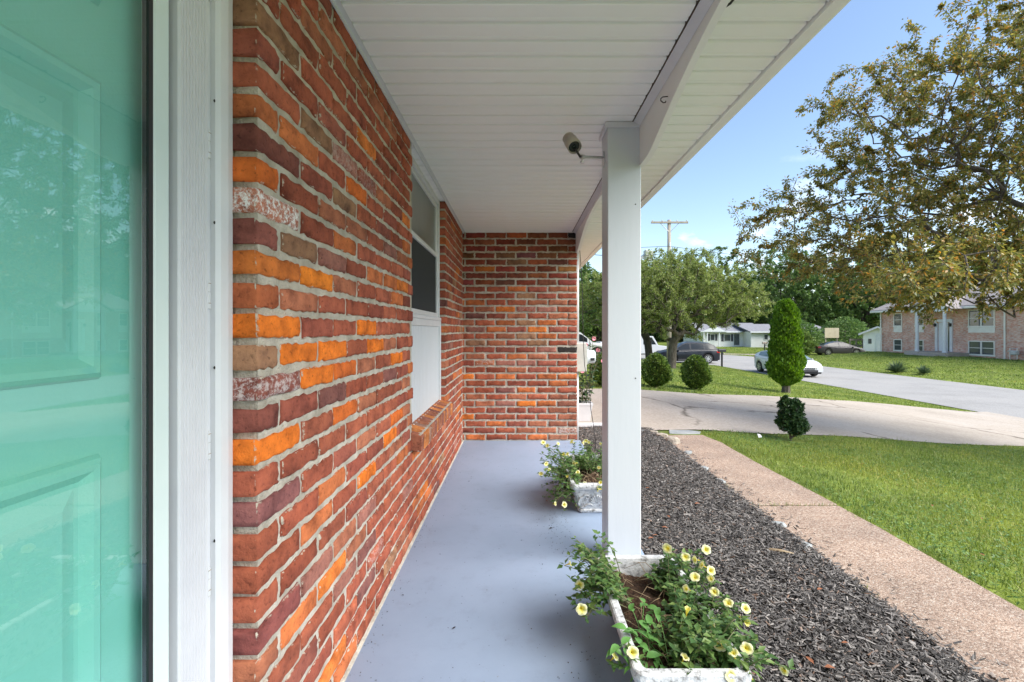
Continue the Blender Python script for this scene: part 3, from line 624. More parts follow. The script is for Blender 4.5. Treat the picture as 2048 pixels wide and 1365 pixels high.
for k in range(32):
    z = (k+0.5)*CP+0.002; x = XW-0.09 if k % 2 else XW-0.19; j = 0
    while x < XE-0.03:
        L, kd = (BL, 's')
        if x+L > XE+0.01:
            rem = XE-x
            L, kd = (0.148, 'q') if rem > 0.135 else (0.0935, 'h')
            if rem < 0.07: break
            x = XE-L
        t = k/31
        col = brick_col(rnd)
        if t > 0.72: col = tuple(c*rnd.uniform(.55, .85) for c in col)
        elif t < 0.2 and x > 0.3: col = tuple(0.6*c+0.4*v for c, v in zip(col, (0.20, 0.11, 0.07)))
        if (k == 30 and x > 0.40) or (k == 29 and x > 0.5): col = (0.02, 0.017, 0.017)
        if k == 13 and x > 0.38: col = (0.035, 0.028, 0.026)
        ar = rank([(max(x, XW), YB, z-BH/2), (x+L, YB, z-BH/2), (x+L, YB, z+BH/2), (max(x, XW), YB, z+BH/2)])
        allb.append((ar, end, (kd, rnd.randrange(14)), (x+L/2, YB+rnd.uniform(-.0025, .0025), z+rnd.uniform(-.0015, .0015)), rnd.uniform(-.006, .006), col)); x += L+(BP-BL); j += 1
allb.sort(key=lambda t: -t[0])
rest = {0: [], 1: []}
for i, (ar, wall, key, loc, rz, col) in enumerate(allb):
    if i < 300:
        o = bpy.data.objects.new('brick', brick_mesh(*key)); COL.objects.link(o); o.parent = wall; o.location = loc; o.rotation_euler = (0, 0, rz); sx_ = rnd.uniform(.955, 1.02); sz_ = rnd.uniform(.93, 1.04); o.scale = (sx_, 1, sz_)
        al = 0.0 if key[1] == 99 else (rnd.choice([.5, .65, .8]) if rnd.random() < .025 and col[0] < .45 else 1.0)
        o.color = (*col, al)
    else: rest[0 if wall is front else 1].append((key, loc, rz, col))
for wi, lst in rest.items():
    V, F, Cc = [], [], []
    for key, loc, rz, col in lst:
        me = brick_mesh(*key); n0 = len(V); c, s = math.cos(rz), math.sin(rz)
        for v in me.vertices: V.append((loc[0]+v.co.x*c-v.co.y*s, loc[1]+v.co.x*s+v.co.y*c, loc[2]+v.co.z)); Cc.append((*col, 1))
        F += [tuple(i+n0 for i in p.vertices) for p in me.polygons]
    if not V: continue
    me = bpy.data.meshes.new('brickwork'); me.from_pydata(V, [], F); me.update()
    ca = me.color_attributes.new('Col', 'FLOAT_COLOR', 'POINT'); ca.data.foreach_set('color', np.array(Cc, np.float32).ravel())
    o = link_mesh('brickwork', me, MAT['brick_far'], front if wi == 0 else end, True); o['kind'] = 'stuff'
# mortar cores, recessed 8 mm behind the brick faces
REC = 0.0075
def grid_wall(m, axis, fixed, a0, a1, z0, z1, step=0.02):
    pass
m = MB()
m.box(-0.72, XW-REC, CORNER+0.013, WIN[0]-0.004, -0.05, 2.32); m.box(-0.72, XW-REC, WIN[0]-0.004, WIN[1]+0.006, -0.05, 0.50); m.box(-0.72, XW-REC, WIN[1]+0.006, YB+0.05, -0.05, 2.32)
m.build('mortar', MAT['mortar'], front, fix=False)
MB().box(XW-0.2, XE-REC, YB+REC, YB+0.12, -0.25, 2.32).build('mortar', MAT['mortar'], end, fix=False)
MB().prism([(XW-.004, .0005), (XW+.008, .0005), (XW+.006, .004), (XW-.004, .009)], 'y', CORNER, YB).build('caulk', MAT['mortar'], front)
# unseen house body, put in to block light: inner wall, side beyond the porch
MB().box(-9.0, -0.78, -6.0, 12.0, -0.3, 2.30).build('wall', MAT['mortar'], house, fix=False)
MB().box(-9.0, 0.60, YB+0.13, 12.0, -0.3, 2.30).build('wall', MAT['facade'], house, fix=False)
MB().box(-0.775, XW-0.01, -6.0, -0.22, -0.3, 2.30).build('wall', MAT['facade'], house, fix=False)  # unseen wall behind the camera, also put in to block light
# window sill: sloping rowlock bricks
sill = empty('window_sill', (0, 0, 0), parent=house)
y = WIN[0]-0.02; sk = 0
while y < WIN[1]+0.02:
    wy = 0.056; j = rnd.uniform(-.003, .003)
    P = [(-0.655, y, 0.515), (-0.532+j, y, 0.495), (-0.532+j, y+wy, 0.495), (-0.655, y+wy, 0.515), (-0.655, y, 0.622), (-0.528+j, y, 0.585), (-0.528+j, y+wy, 0.585), (-0.655, y+wy, 0.622)]
    o = MB().hexa(P).build('brick', MAT['brick'], sill, bevel=0.005); o.color = (*[c*1.05 for c in rnd.choice([(0.285, 0.10, 0.06), (0.33, 0.12, 0.065), (0.46, 0.16, 0.05), (0.22, 0.08, 0.06), (0.28, 0.15, 0.11)])], 1)
    y += wy+0.012; sk += 1
MB().box(-0.66, -0.540, WIN[0]-0.015, WIN[1]+0.015, 0.503, 0.592).hexa([(-0.655, WIN[0]-0.012, 0.59), (-0.536, WIN[0]-0.012, 0.57), (-0.536, WIN[1]+0.012, 0.57), (-0.655, WIN[1]+0.012, 0.59), (-0.655, WIN[0]-0.012, 0.615), (-0.535, WIN[0]-0.012, 0.579), (-0.535, WIN[1]+0.012, 0.579), (-0.655, WIN[1]+0.012, 0.615)]).build('mortar', MAT['mortar'], sill)
# window
win = empty('window', (0, 0, 0), parent=house)
y0, y1 = WIN[0]+0.004, WIN[1]-0.004; xf = -0.632
m = MB(); m.box(-0.70, xf, y0, y0+0.03, 1.27, CEIL); m.box(-0.70, xf, y1-0.035, y1, 1.27, CEIL); m.box(-0.70, xf, y0+0.03, y1-0.035, CEIL-0.035, CEIL-0.001); m.box(-0.70, xf+0.012, y0, y1, 1.245, 1.27)
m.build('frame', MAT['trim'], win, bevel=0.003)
def sash(name, za, zb, xo, glass, mat2, bar=0.032):
    m = MB(); ya, yb = y0+0.032, y1-0.037
    m.box(xo-0.03, xo, ya, ya+bar, za, zb); m.box(xo-0.03, xo, yb-bar, yb, za, zb); m.box(xo-0.03, xo, ya+bar, yb-bar, za, za+bar); m.box(xo-0.03, xo, ya+bar, yb-bar, zb-bar, zb)
    m.build(name, MAT['trim'], win, bevel=0.003)
    MB().box(xo-0.018, xo-0.013, ya+bar, yb-bar, za+bar, zb-bar).build('pane', glass, win)
sash('upper_sash', 1.745, CEIL-0.037, -0.648, MAT['window_glass'], None)
sash('lower_sash', 1.272, 1.775, -0.640, MAT['screen'], None)
m = MB(); mm = 24
for k in range(mm):
    ya = y0+0.03+(y1-y0-0.06)*k/mm; yb = y0+0.03+(y1-y0-0.06)*(k+1)/mm; d = 0.012 if k % 2 else 0
    m.add([(-0.715+d, ya, 1.26), (-0.715+d, yb, 1.26), (-0.715+d, yb, CEIL), (-0.715+d, ya, CEIL)], [(0, 1, 2, 3)])
m.build('curtain', MAT['curtain'], win, fix=False)
m = MB(); k = 0; yy = y0
while yy < y1-0.03:
    m.prism([(-0.66, yy), (-0.640, yy), (-0.636, yy+0.006), (-0.636, yy+0.040), (-0.640, yy+0.046), (-0.66, yy+0.046)], 'z', 0.612, 1.243); yy += 0.046
pn = m.build('panel', MAT['post'], win)
m = MB(); m.box(-0.66, -0.622, y1-0.03, y1+0.002, 0.610, 1.2445); m.box(-0.66, -0.626, y0, y1-0.03, 1.20, 1.2445); m.box(-0.66, -0.618, y0, y1, 0.598, 0.6105)
m.build('panel_trim', MAT['trim'], win, bevel=0.002)

# door frame, storm door, teal door
df = empty('door_frame', (0, 0, 0), parent=house)
Z0, Z1 = 0.02, 2.20
m = MB(); m.prism([(-0.70, 0.983), (-0.648, 0.983), (-0.640, 0.990), (-0.637, 1.010), (-0.640, 1.030), (-0.645, CORNER+0.003), (-0.70, CORNER+0.003)], 'z', Z0, Z1)
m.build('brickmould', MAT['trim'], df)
m = MB(); poly = [(-0.70, 0.889), (-0.659, 0.889)]; yy = 0.8905
for k in range(9):
    poly += [(-0.6545, yy+0.0015), (-0.6545, yy+0.0066), (-0.6575, yy+0.0076), (-0.6575, yy+0.0085)]; yy += 0.0087
poly += [(-0.6565, 0.972), (-0.70, 0.972)]
m.prism(poly, 'z', Z0, Z1); m.build('ribbed_jamb', MAT['ribbed'], df)
MB().box(-0.70, -0.6585, 0.9725, 0.9825, Z0, Z1).build('hinge_strip', MAT['ribbed'], df)
for zc in (1.565, 1.245, 0.925, 0.635, 1.9):
    h = MB(); h.box(-0.660, -0.6562, 0.9735, 0.9815, zc-0.03, zc+0.03)
    hg = h.build('hinge', MAT['trim'], df, bevel=0.001)
    for q in (-0.03, -0.018, 0.006, 0.024): MB().box(-0.6562, -0.6557, 0.9737, 0.9815, zc+q, zc+q+0.0012).build('hinge_pin', MAT['dry_stem' if q in (-.018, .024) else 'meter_grey'], hg)
for zc in (1.66, 1.40, 1.09, 0.72, 1.97): MB().lathe([(0.0008, 0), (0.0034, 0.0), (0.0034, 0.0016), (0.0008, 0.0022)], (-0.650, 0.9832, zc), 'x', 10).build('screw', MAT['black'], df)
st = empty('storm_door', (0, 0, 0), parent=house)
MB().box(-0.69, -0.664, 0.838, 0.877, 0.04, 2.17).build('stile', MAT['pale_alu'], st, bevel=0.004)
MB().box(-0.69, -0.664, -0.10, -0.06, 0.04, 2.17).build('stile', MAT['pale_alu'], st, bevel=0.004)
MB().box(-0.69, -0.664, -0.06, 0.838, 2.09, 2.17).build('top_rail', MAT['pale_alu'], st, bevel=0.004)
MB().box(-0.69, -0.664, -0.06, 0.838, 0.04, 0.20).build('bottom_rail', MAT['pale_alu'], st, bevel=0.004)
MB().box(-0.69, -0.680, 0.8775, 0.8885, 0.02, 2.2).build('gap_shade', MAT['black'], st)  # black filler in the gap beside the stile, its shade put into the colour
MB().box(-0.678, -0.6655, 0.8285, 0.8378, 0.20, 2.09).build('gasket', MAT['black'], st)
MB().add([(-0.668, -0.06, 0.2), (-0.668, 0.8283, 0.2), (-0.668, 0.8283, 2.09), (-0.668, -0.06, 2.09)], [(0, 1, 2, 3)]).build('pane', MAT['glass'], st, fix=False)
td = empty('front_door', (0, 0, 0), parent=house)
XD = -0.706
MB().box(XD-0.04, XD, -0.10, 0.96, 0.02, 2.15).build('slab', MAT['teal'], td)
def panel(ya, yb, za, zb):
    prof = [(0.0, 0.0006), (0.005, 0.010), (0.012, 0.015), (0.022, 0.014), (0.030, 0.007), (0.036, 0.0015), (0.044, 0.0015), (0.070, 0.010)]
    rings = [[(XD+h, ya+d, za+d), (XD+h, yb-d, za+d), (XD+h, yb-d, zb-d), (XD+h, ya+d, zb-d)] for d, h in prof]
    m = MB(); m.rings(rings, True, False); m.f.append(tuple(range(len(m.v)-4, len(m.v)))); m.build('panel', MAT['teal'], td)
for ya, yb in ((0.44, 0.772), (-0.03, 0.31)):
    panel(ya, yb, 1.713, 2.04); panel(ya, yb, 1.088, 1.588); panel(ya, yb, 0.20, 0.963)

# ceiling, eave, fascia, roof
roof = empty('roof', (0, 0, 0), parent=house)
PW = 0.0965
def plank(x0, x1, mesh_cache={}):
    key = (x0, x1)
    if key not in mesh_cache:
        m = MB(); prof = [(0.004, 0.013), (0.006, 0.002), (0.010, 0.0), (PW*0.60, -0.0012), (PW*0.65, 0.0016), (PW*0.72, 0.0016), (PW*0.76, -0.0008), (PW-0.011, 0.0), (PW-0.004, 0.005), (PW-0.001, 0.013), (PW-0.001, 0.021), (0.0005, 0.021), (0.0005, 0.014)]
        m.prism(prof, 'x', x0, x1); me = m.mesh('soffit_plank'); bm = bmesh.new(); bm.from_mesh(me); bmesh.ops.recalc_face_normals(bm, faces=bm.faces); bm.to_mesh(me); bm.free()
        me.materials.append(MAT['vinyl_soffit']); mesh_cache[key] = me
    return mesh_cache[key]
y = -0.95
while y < 10:
    for (x0, x1) in ((XW-0.06, 0.566), (0.636, 0.979)):
        if x0 < 0 and y > YB: continue
        o = bpy.data.objects.new('soffit_plank', plank(x0, x1)); COL.objects.link(o); o.parent = roof; o.location = (0, y, CEIL+rnd.uniform(-.0008, .0008))
    y += PW
MB().box(XW-0.06, 0.985, -6, -0.956, CEIL, CEIL+0.02).build('soffit_panel', MAT['vinyl_soffit'], roof)
MB().box(-1.0, 1.0, -6, 10.2, CEIL+0.022, CEIL+0.05).build('roof_deck', MAT['wood'], roof)  # slab over the planks, put in to block light from above
MB().prism([(XW+0.001, CEIL-0.017), (XW+0.007, CEIL-0.017), (XW+0.007, CEIL-0.004), (XW+0.024, CEIL-0.004), (XW+0.024, CEIL-0.0025), (XW+0.001, CEIL-0.0025)], 'y', CORNER-0.01, YB-0.001).build('ceiling_trim', MAT['trim'], roof)
MB().box(XW+0.025, 0.58, YB-0.014, YB-0.004, CEIL-0.008, CEIL-0.002).build('ceiling_trim', MAT['vinyl'], roof)
MB().prism([(0.985, CEIL-0.012), (1.018, CEIL-0.016), (1.034, CEIL-0.014), (1.034, CEIL+0.15), (0.987, CEIL+0.15)], 'y', -6, 10.2).build('fascia', MAT['vinyl'], roof)
MB().prism([(-9.6, CEIL+0.16), (1.06, CEIL+0.16), (1.06, CEIL+0.18), (-4.2, CEIL+1.95), (-9.6, CEIL+0.18)], 'y', -6.3, 12.3).build('unseen_roof_slope', MAT['shingle'], roof)  # roof out of view, added to keep light off the porch from above
# arched valance boards between the posts
def valance(ya, yb, flatA, flatB):
    """lower edge drops to 1.99 at the posts and rises to 2.165 mid-span"""
    m = MB(); n = 40; lo = []
    for k in range(n+1):
        y = ya+(yb-ya)*k/n; da = y-ya if flatA else 9; db = yb-y if flatB else 9; d = min(da, db)
        z = 1.99 if d < 0.17 else 1.99+0.175*min(1, (math.sin(min(1, (d-0.17)/0.95)*math.pi/2)))
        lo.append((y, z))
    for (ya_, za), (yb_, zb) in zip(lo[:-1], lo[1:]):
        pass
    ring = [[(0.605, y, z), (0.632, y, z), (0.632, y, CEIL+0.012), (0.605, y, CEIL+0.012)] for y, z in lo]
    m.rings(ring, True, True); return m.build('valance', MAT['vinyl'], house)
PY0, PY1, PX0, PX1 = 2.30, 2.455, 0.445, 0.613
v1 = valance(-0.35, PY0-0.001, True, True); valance(PY1+0.001, YB-0.002, True, True)
for a_, b_ in ((-0.9, PY0-0.012), (PY1+0.012, YB-0.02)): MB().prism([(0.572, CEIL-0.004), (0.604, CEIL-0.022), (0.604, CEIL-0.001), (0.572, CEIL-0.001)], 'y', a_, b_).build('ceiling_trim', MAT['trim'], roof)
hk = MB(); yy = 1.865
hk.tube([(0.606, yy, 2.118), (0.585, yy, 2.116), (0.575, yy-0.006, 2.106), (0.573, yy-0.012, 2.095), (0.582, yy-0.014, 2.086), (0.592, yy-0.012, 2.088), (0.594, yy-0.010, 2.094)], 0.0022, 6)
hk.build('hook', MAT['dark_metal'], v1)
# post
post = empty('porch_post', (0.53, 2.375, 0), parent=house)
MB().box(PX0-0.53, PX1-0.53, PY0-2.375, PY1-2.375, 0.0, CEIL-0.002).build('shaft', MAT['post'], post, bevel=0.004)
m = MB(); t = 0.014
m.box(PX0-0.53-t, PX1-0.53-0.008, PY0-2.375-t, PY0-2.375-0.0005, CEIL-0.028, CEIL-0.003); m.box(PX0-0.53-t, PX0-0.53-0.0005, PY0-2.375, PY1-2.375+t, CEIL-0.028, CEIL-0.003)
m.build('cap_trim', MAT['trim'], post, bevel=0.002)
for zc in (1.27, 0.40): MB().lathe([(0.0006, 0), (0.0035, 0), (0.003, -0.0015), (0.0006, -0.002)], (0.585-0.53, PY0-2.375-0.0003, zc+0.53), 'y', 8).build('screw', MAT['dark_metal'], post)
# black cable end hanging outside the valance
cb = MB(); cb.tube([(0.66, 1.20, 2.205), (0.655, 1.33, 2.17), (0.645, 1.40, 2.165), (0.640, 1.455, 2.185), (0.638, 1.49, 2.207)], 0.004, 6)
tag(cb.build('cable', MAT['black'], smooth=True), 'short loop of black cable under the eave beside the arched board', 'cable')
# ------------------------------------------------------------------ on the porch
def oriented(mb, loc, fwd, upv=(0, 0, 1)):
    f = Vector(fwd).normalized(); q = f.to_track_quat('Z', 'Y'); M_ = Matrix.Translation(Vector(loc)) @ q.to_matrix().to_4x4()
    mb.v = [tuple(M_ @ Vector(p)) for p in mb.v]; return mb
sc = empty('security_camera', (0.44, 2.39, 2.05)); tag(sc, 'small tan bullet security camera clamped to the white porch post', 'camera')
def rel(p): return (p[0]-0.44, p[1]-2.39, p[2]-2.05)
fc = Vector((0.260, 2.15, 2.028)); axd = Vector((0.25, -0.62, -0.74)).normalized()
m = MB().lathe([(0.008, -0.092), (0.024, -0.090), (0.0295, -0.082), (0.031, -0.01), (0.031, 0.003), (0.028, 0.003), (0.027, -0.005), (0.022, -0.006), (0.0015, -0.006)], n=28, caps=False)
oriented(m, rel(fc), axd).build('housing', MAT['tan_metal'], sc, smooth=True)
m = MB().lathe([(0.0318, -0.05), (0.0332, -0.05), (0.0332, 0.010), (0.0318, 0.010)], n=28, caps=False)
vis = oriented(m, rel(fc+Vector((0, 0, 0.002))), axd).build('hood', MAT['tan_metal'], sc, smooth=True)
m = MB().lathe([(0.0269, -0.004), (0.0269, -0.002), (0.016, -0.001), (0.010, -0.003), (0.007, -0.005), (0.001, -0.003)], n=24, caps=False)
ln_ = oriented(m, rel(fc), axd).build('lens', MAT['lens'], sc, smooth=True)
for k in range(8):
    a = k*math.pi/4; m = MB().lathe([(0.0006, 0.001), (0.0024, 0.0006), (0.0026, -0.002)], (0.021*math.cos(a), 0.021*math.sin(a), -0.001), n=8, caps=False); oriented(m, rel(fc), axd).build('diode', MAT['car_glass'], ln_)
MB().tube([rel(fc-axd*0.02+Vector((0.01, -0.012, -0.024))), rel((0.292, 2.185, 1.995)), rel((0.305, 2.20, 1.999))], 0.0055, 8).build('neck', MAT['dark_metal'], sc)
MB().tube([rel((0.297, 2.19, 1.996)), rel((0.314, 2.212, 2.004))], 0.0105, 12).build('clamp', MAT['metal'], sc, smooth=False)
MB().tube([rel((0.314, 2.212, 2.004)), rel((0.442, 2.385, 2.066))], 0.0072, 12).build('arm', MAT['metal'], sc, smooth=False)
MB().tube([rel((0.305, 2.20, 1.99)), rel((0.305, 2.20, 1.978)), rel((0.305, 2.20, 1.9775)), rel((0.305, 2.20, 1.970))], [0.004, 0.004, 0.011, 0.010], 10).build('thumb_screw', MAT['metal'], sc)
MB().prism([(2.385-0.019-2.39, 2.056-2.05), (2.385-2.39, 2.10-2.05), (2.385+0.019-2.39, 2.056-2.05), (2.385-2.39, 2.01-2.05)], 'x', -0.002, 0.0045).build('mount_plate', MAT['metal'], sc, bevel=0.001)

# planters: tapered troughs with a rolled rim, foot and scroll relief
def planter(y0, y1, label):
    x0, x1, h = 0.325, 0.665, 0.205; cx, cy = (x0+x1)/2, (y0+y1)/2; hx, hy = (x1-x0)/2, (y1-y0)/2
    p = empty('planter', (cx, cy, 0)); tag(p, label, 'planter', 'white stone planters on the porch')
    def rect(dx, z, j=0): return [(-hx+dx+rnd.uniform(-j, j), -hy+dx+rnd.uniform(-j, j), z), (hx-dx, -hy+dx, z), (hx-dx, hy-dx, z), (-hx+dx, hy-dx, z)]
    def rrect(dx, z, rc=0.03, j=0.0):
        out = []
        for sx_, sy_, a_ in ((1, 1, 0), (-1, 1, 90), (-1, -1, 180), (1, -1, 270)):
            for t in (0, 30, 60, 90):
                q = R(a_+t); r_ = max(rc-dx*0.3, 0.006); out.append((sx_*(hx-dx-r_)+r_*math.cos(q)+rnd.uniform(-j, j), sy_*(hy-dx-r_)+r_*math.sin(q)+rnd.uniform(-j, j), z+rnd.uniform(-j, j)))
        return out
    m = MB()
    m.rings([rrect(0.066, 0.0, .05, .003), rrect(0.056, 0.012, .05, .003), rrect(0.056, 0.022, .05, .001), rrect(0.062, 0.028, .05), rrect(0.018, 0.160, j=.001), rrect(0.010, 0.166), rrect(0.003, 0.172), rrect(0.0, 0.186, j=.001), rrect(0.003, h-0.004, j=.0015), rrect(0.008, h, j=.0015), rrect(0.028, h, j=.0015), rrect(0.032, h-0.005), rrect(0.040, 0.12)], True, True)
    bd = m.build('trough', MAT['planter'], p)
    soil = MB(); n = 14; g = []
    for i in range(n+1):
        for j in range(n*2+1):
            u, v = i/n*2-1, j/(n*2)*2-1
            g.append((u*(hx-0.033), v*(hy-0.033), 0.150+0.02*math.sin(3*u+1)*math.cos(4*v)+rnd.uniform(-.004, .006)-0.012*max(abs(u), abs(v))**4))
    w_ = n*2+1
    soil.add(g, [(i*w_+j, (i+1)*w_+j, (i+1)*w_+j+1, i*w_+j+1) for i in range(n) for j in range(n*2)]); soil.build('soil', MAT['soil'], p, smooth=True)
    # relief on the end face turned to the door (local -y) and the long face towards the wall (local -x)
    def face_y(u, v):   # u across, v height -> point on the sloped end
        t = (v-0.028)/0.132; off = 0.062+(0.018-0.062)*t; return (u, -hy+off-0.003, v)
    def face_x(u, v):
        t = (v-0.028)/0.132; off = 0.062+(0.018-0.062)*t; return (-hx+off-0.003, u, v)
    def relief(fn, c):
        m = MB()
        for s in (-1, 1):
            sp = [(c+s*(0.062+0.022*math.exp(-0.22*a)*math.cos(a)*1.1), 0.112+0.022*math.exp(-0.22*a)*math.sin(a)) for a in np.linspace(0, 7.5, 22)]
            m.tube([fn(u, v) for u, v in sp], [0.0042-0.0025*i/22 for i in range(22)], 6)
            arc = [(c+s*(0.084+0.030*math.sin(a)), 0.112-0.035*(1-math.cos(a))) for a in np.linspace(0, 2.2, 12)]
            m.tube([fn(u, v) for u, v in arc], [0.0042+0.0015*math.sin(i/11*3.14) for i in range(12)], 6)
            low = [(c+s*(0.02+0.075*i/9), 0.052+0.012*math.sin(i/9*5)) for i in range(10)]
            m.tube([fn(u, v) for u, v in low], [0.005*math.sin((i+1)/11*3.14)+0.0015 for i in range(10)], 6)
        for k in range(-4, 5):
            a = k*0.27; pts_ = [(c+math.sin(a)*r_, 0.066+math.cos(a)*r_) for r_ in np.linspace(0.008, 0.062-abs(k)*0.003, 7)]
            m.tube([fn(u, v) for u, v in pts_], [0.0015+0.0042*i/6 for i in range(7)], 6)
        return m
    relief(face_y, 0).build('scroll_relief', MAT['planter'], bd, smooth=True)
    for c in (-0.16, 0.16): relief(face_x, c).build('scroll_relief', MAT['planter'], bd, smooth=True)
    return p
planter(1.285, 1.985, 'white chipped stone planter with dark soil beside the foot of the post')
planter(2.88, 3.58, 'white scroll-carved stone planter further along the porch behind the post')

# petunias
def flower_mesh(seed, closed=0.0):
    g = random.Random(seed); rings = []; n = 20
    for r_, z_ in ((0.0022, -0.024), (0.003, -0.012), (0.0055, -0.003), (0.011, 0.003), (0.017, 0.0055), (0.0235, 0.0045)):
        q = []
        for k in range(n):
            a = 2*math.pi*k/n; lob = 1-0.13*abs(math.cos(2.5*a))**5 if r_ > 0.01 else 1
            rr = r_*lob*(1-closed*(r_ > 0.008)*0.5); wav = 0.002*math.sin(5*a+seed)*(r_ > 0.015)+g.uniform(-.0007, .0007)*(r_ > 0.015)
            q.append((rr*math.cos(a), rr*math.sin(a), z_+wav+closed*(r_*0.7)))
        rings.append(q)
    m = MB(); m.rings(rings, True, False); me = m.mesh('flower'); me.materials.append(MAT['petal']); me.polygons.foreach_set('use_smooth', [True]*len(me.polygons)); return me
FM = [flower_mesh(i) for i in range(4)]+[flower_mesh(9, 0.8)]
def petunia(name, label, base, flowers, nstem, spread, leaf_n, rng, group, leaf=(0.018, 0.036), top=0.36):
    """flowers: (x,y,z,look) world; stems start in the soil of the planter"""
    p = empty(name, base); tag(p, label, 'plant', group)
    sm = MB(); LP, LD, LU, LL, LW = [], [], [], [], []
    g = rng
    def stem(a, b, r0=0.0022, leaves=True, density=1.0):
        a, b = Vector(a), Vector(b); mid = (a+b)/2+Vector((g.uniform(-.03, .03), g.uniform(-.03, .03), g.uniform(0.0, 0.05)))
        pts = [(a*(1-t)**2+mid*2*t*(1-t)+b*t*t) for t in [i/8 for i in range(9)]]
        sm.tube([q-Vector(base) for q in pts], [r0*(1-0.5*i/8) for i in range(9)], 5)
        if leaves:
            for i in range(2, 9):
                for _ in range(1 if g.random() > density else 3):
                    q = pts[i]+Vector((g.uniform(-.006, .006), g.uniform(-.006, .006), g.uniform(-.006, .006))); an = g.uniform(0, 6.28)
                    LP.append(q-Vector(base)); LD.append((math.cos(an), math.sin(an), g.uniform(-.3, .6))); LU.append((g.uniform(-.5, .5), g.uniform(-.5, .5), 1)); l = g.uniform(*leaf); LL.append(l); LW.append(l*g.uniform(.22, .34))
    for fx, fy, fz, look in flowers:
        d = Vector(look).normalized(); o = bpy.data.objects.new('flower', FM[g.randrange(5) if g.random() < .4 else g.randrange(4)]); COL.objects.link(o); o.parent = p
        o.location = Vector((fx, fy, fz))-Vector(base); o.rotation_euler = d.to_track_quat('Z', 'Y').to_euler(); s = g.uniform(.60, .92); o.scale = (s, s*g.uniform(.8, 1), s*g.uniform(.8, 1.5))
        root = (min(max(fx, base[0]-0.115), base[0]+0.115)+g.uniform(-.03, .03), min(max(fy, base[1]-0.29), base[1]+0.29)+g.uniform(-.03, .05), 0.155)
        stem(root, (fx-d.x*0.022, fy-d.y*0.022, fz-d.z*0.022), density=0.8)
    for k in range(nstem):
        root, tip = spread(g)
        stem(root, tip, density=0.9)
    sm.build('stems', MAT['stem'], p, smooth=True)['kind'] = 'stuff'
    V, F = leaf_quads(np.array(LP, float), np.array(LD, float), np.array(LU, float), np.array(LL), np.array(LW))
    link_mesh('foliage', np_mesh('foliage', V, F), MAT['lf_pet'], p)
    return p
def W2(px, py, Yd): return ((px-1037)/920*Yd, Yd, CH-(py-661)/920*Yd)
def look_cam(p, g, j=0.85):
    v = Vector((0, 0, CH))-Vector(p); v.normalize(); return (v.x+g.uniform(-j, j), v.y+g.uniform(-j, j), v.z+g.uniform(-j*.4, j*.6))
g = random.Random(3)
fl = [(1335, 1097, 1.80), (1371, 1114, 1.74), (1391, 1120, 1.74), (1405, 1131, 1.70), (1421, 1142, 1.68), (1422, 1158, 1.64), (1390, 1155, 1.58), (1373, 1178, 1.50), (1429, 1184, 1.58),
      (1457, 1207, 1.52), (1374, 1224, 1.40), (1491, 1218, 1.50), (1488, 1241, 1.44), (1427, 1257, 1.42), (1493, 1297, 1.38), (1439, 1291, 1.36), (1467, 1307, 1.33), (1369, 1316, 1.34),
      (1265, 1305, 1.34), (1229, 1314, 1.38), (1159, 1170, 1.70), (1163, 1218, 1.62), (1139, 1128, 1.78), (1461, 1352, 1.29), (1501, 1355, 1.32), (1569, 1341, 1.36), (1412, 1100, 1.85)]
fl1 = [(*W2(*q), look_cam(W2(*q), g)) for q in fl]
def spread1(g):
    t = g.random(); 
    if t < .34: x0, y0 = g.uniform(.36, .42), g.uniform(1.68, 1.92); tip = (g.uniform(.20, .34), g.uniform(1.62, 1.86), g.uniform(.12, .38))       # far corner by the wall side
    elif t < .72: x0, y0 = g.uniform(.55, .63), g.uniform(1.42, 1.92); tip = (x0+g.uniform(-.06, .15), y0+g.uniform(-.08, .06), g.uniform(.16, .27))
    else: x0, y0 = g.uniform(.46, .62), g.uniform(1.32, 1.50); tip = (x0+g.uniform(-.06, .14), y0+g.uniform(-.05, .06), g.uniform(.18, .28))
    return (x0, y0, .155), tip
petunia('petunia_plant', 'pale yellow petunias spilling over the rim of the planter at the foot of the post', (0.495, 1.635, 0.15), fl1, 165, spread1, 0, g, 'petunias in the stone planters')
g = random.Random(5)
fl = [(1086, 886, 3.30), (1116, 888, 3.40), (1095, 892, 3.28), (1092, 928, 3.05), (1082, 948, 2.95), (1126, 907, 3.25), (1135, 909, 3.2), (1149, 927, 3.12), (1134, 952, 2.98), (1169, 967, 2.93), (1110, 1008, 2.80), (1128, 1010, 2.78),
      (1144, 884, 3.45), (1166, 886, 3.5), (1172, 882, 3.55), (1178, 885, 3.5), (1201, 888, 3.5), (1198, 936, 3.0), (1202, 966, 2.9), (1197, 979, 2.87), (1097, 940, 3.0), (1155, 945, 3.0)]
fl2 = [(*W2(*q), look_cam(W2(*q), g)) for q in fl]
def spread2(g):
    t = g.random()
    if t < .6: x0, y0 = g.uniform(.36, .44), g.uniform(2.95, 3.45); tip = (g.uniform(.16, .36), g.uniform(2.80, 3.35), g.uniform(.06, .34))
    else: x0, y0 = g.uniform(.42, .62), g.uniform(3.2, 3.5); tip = (x0+g.uniform(-.10, .08), y0+g.uniform(-.06, .1), g.uniform(.19, .31))
    return (x0, y0, .155), tip
petunia('petunia_plant', 'pale yellow petunias straggling over the wall side of the scroll-carved planter', (0.495, 3.23, 0.15), fl2, 120, spread2, 0, g, 'petunias in the stone planters')
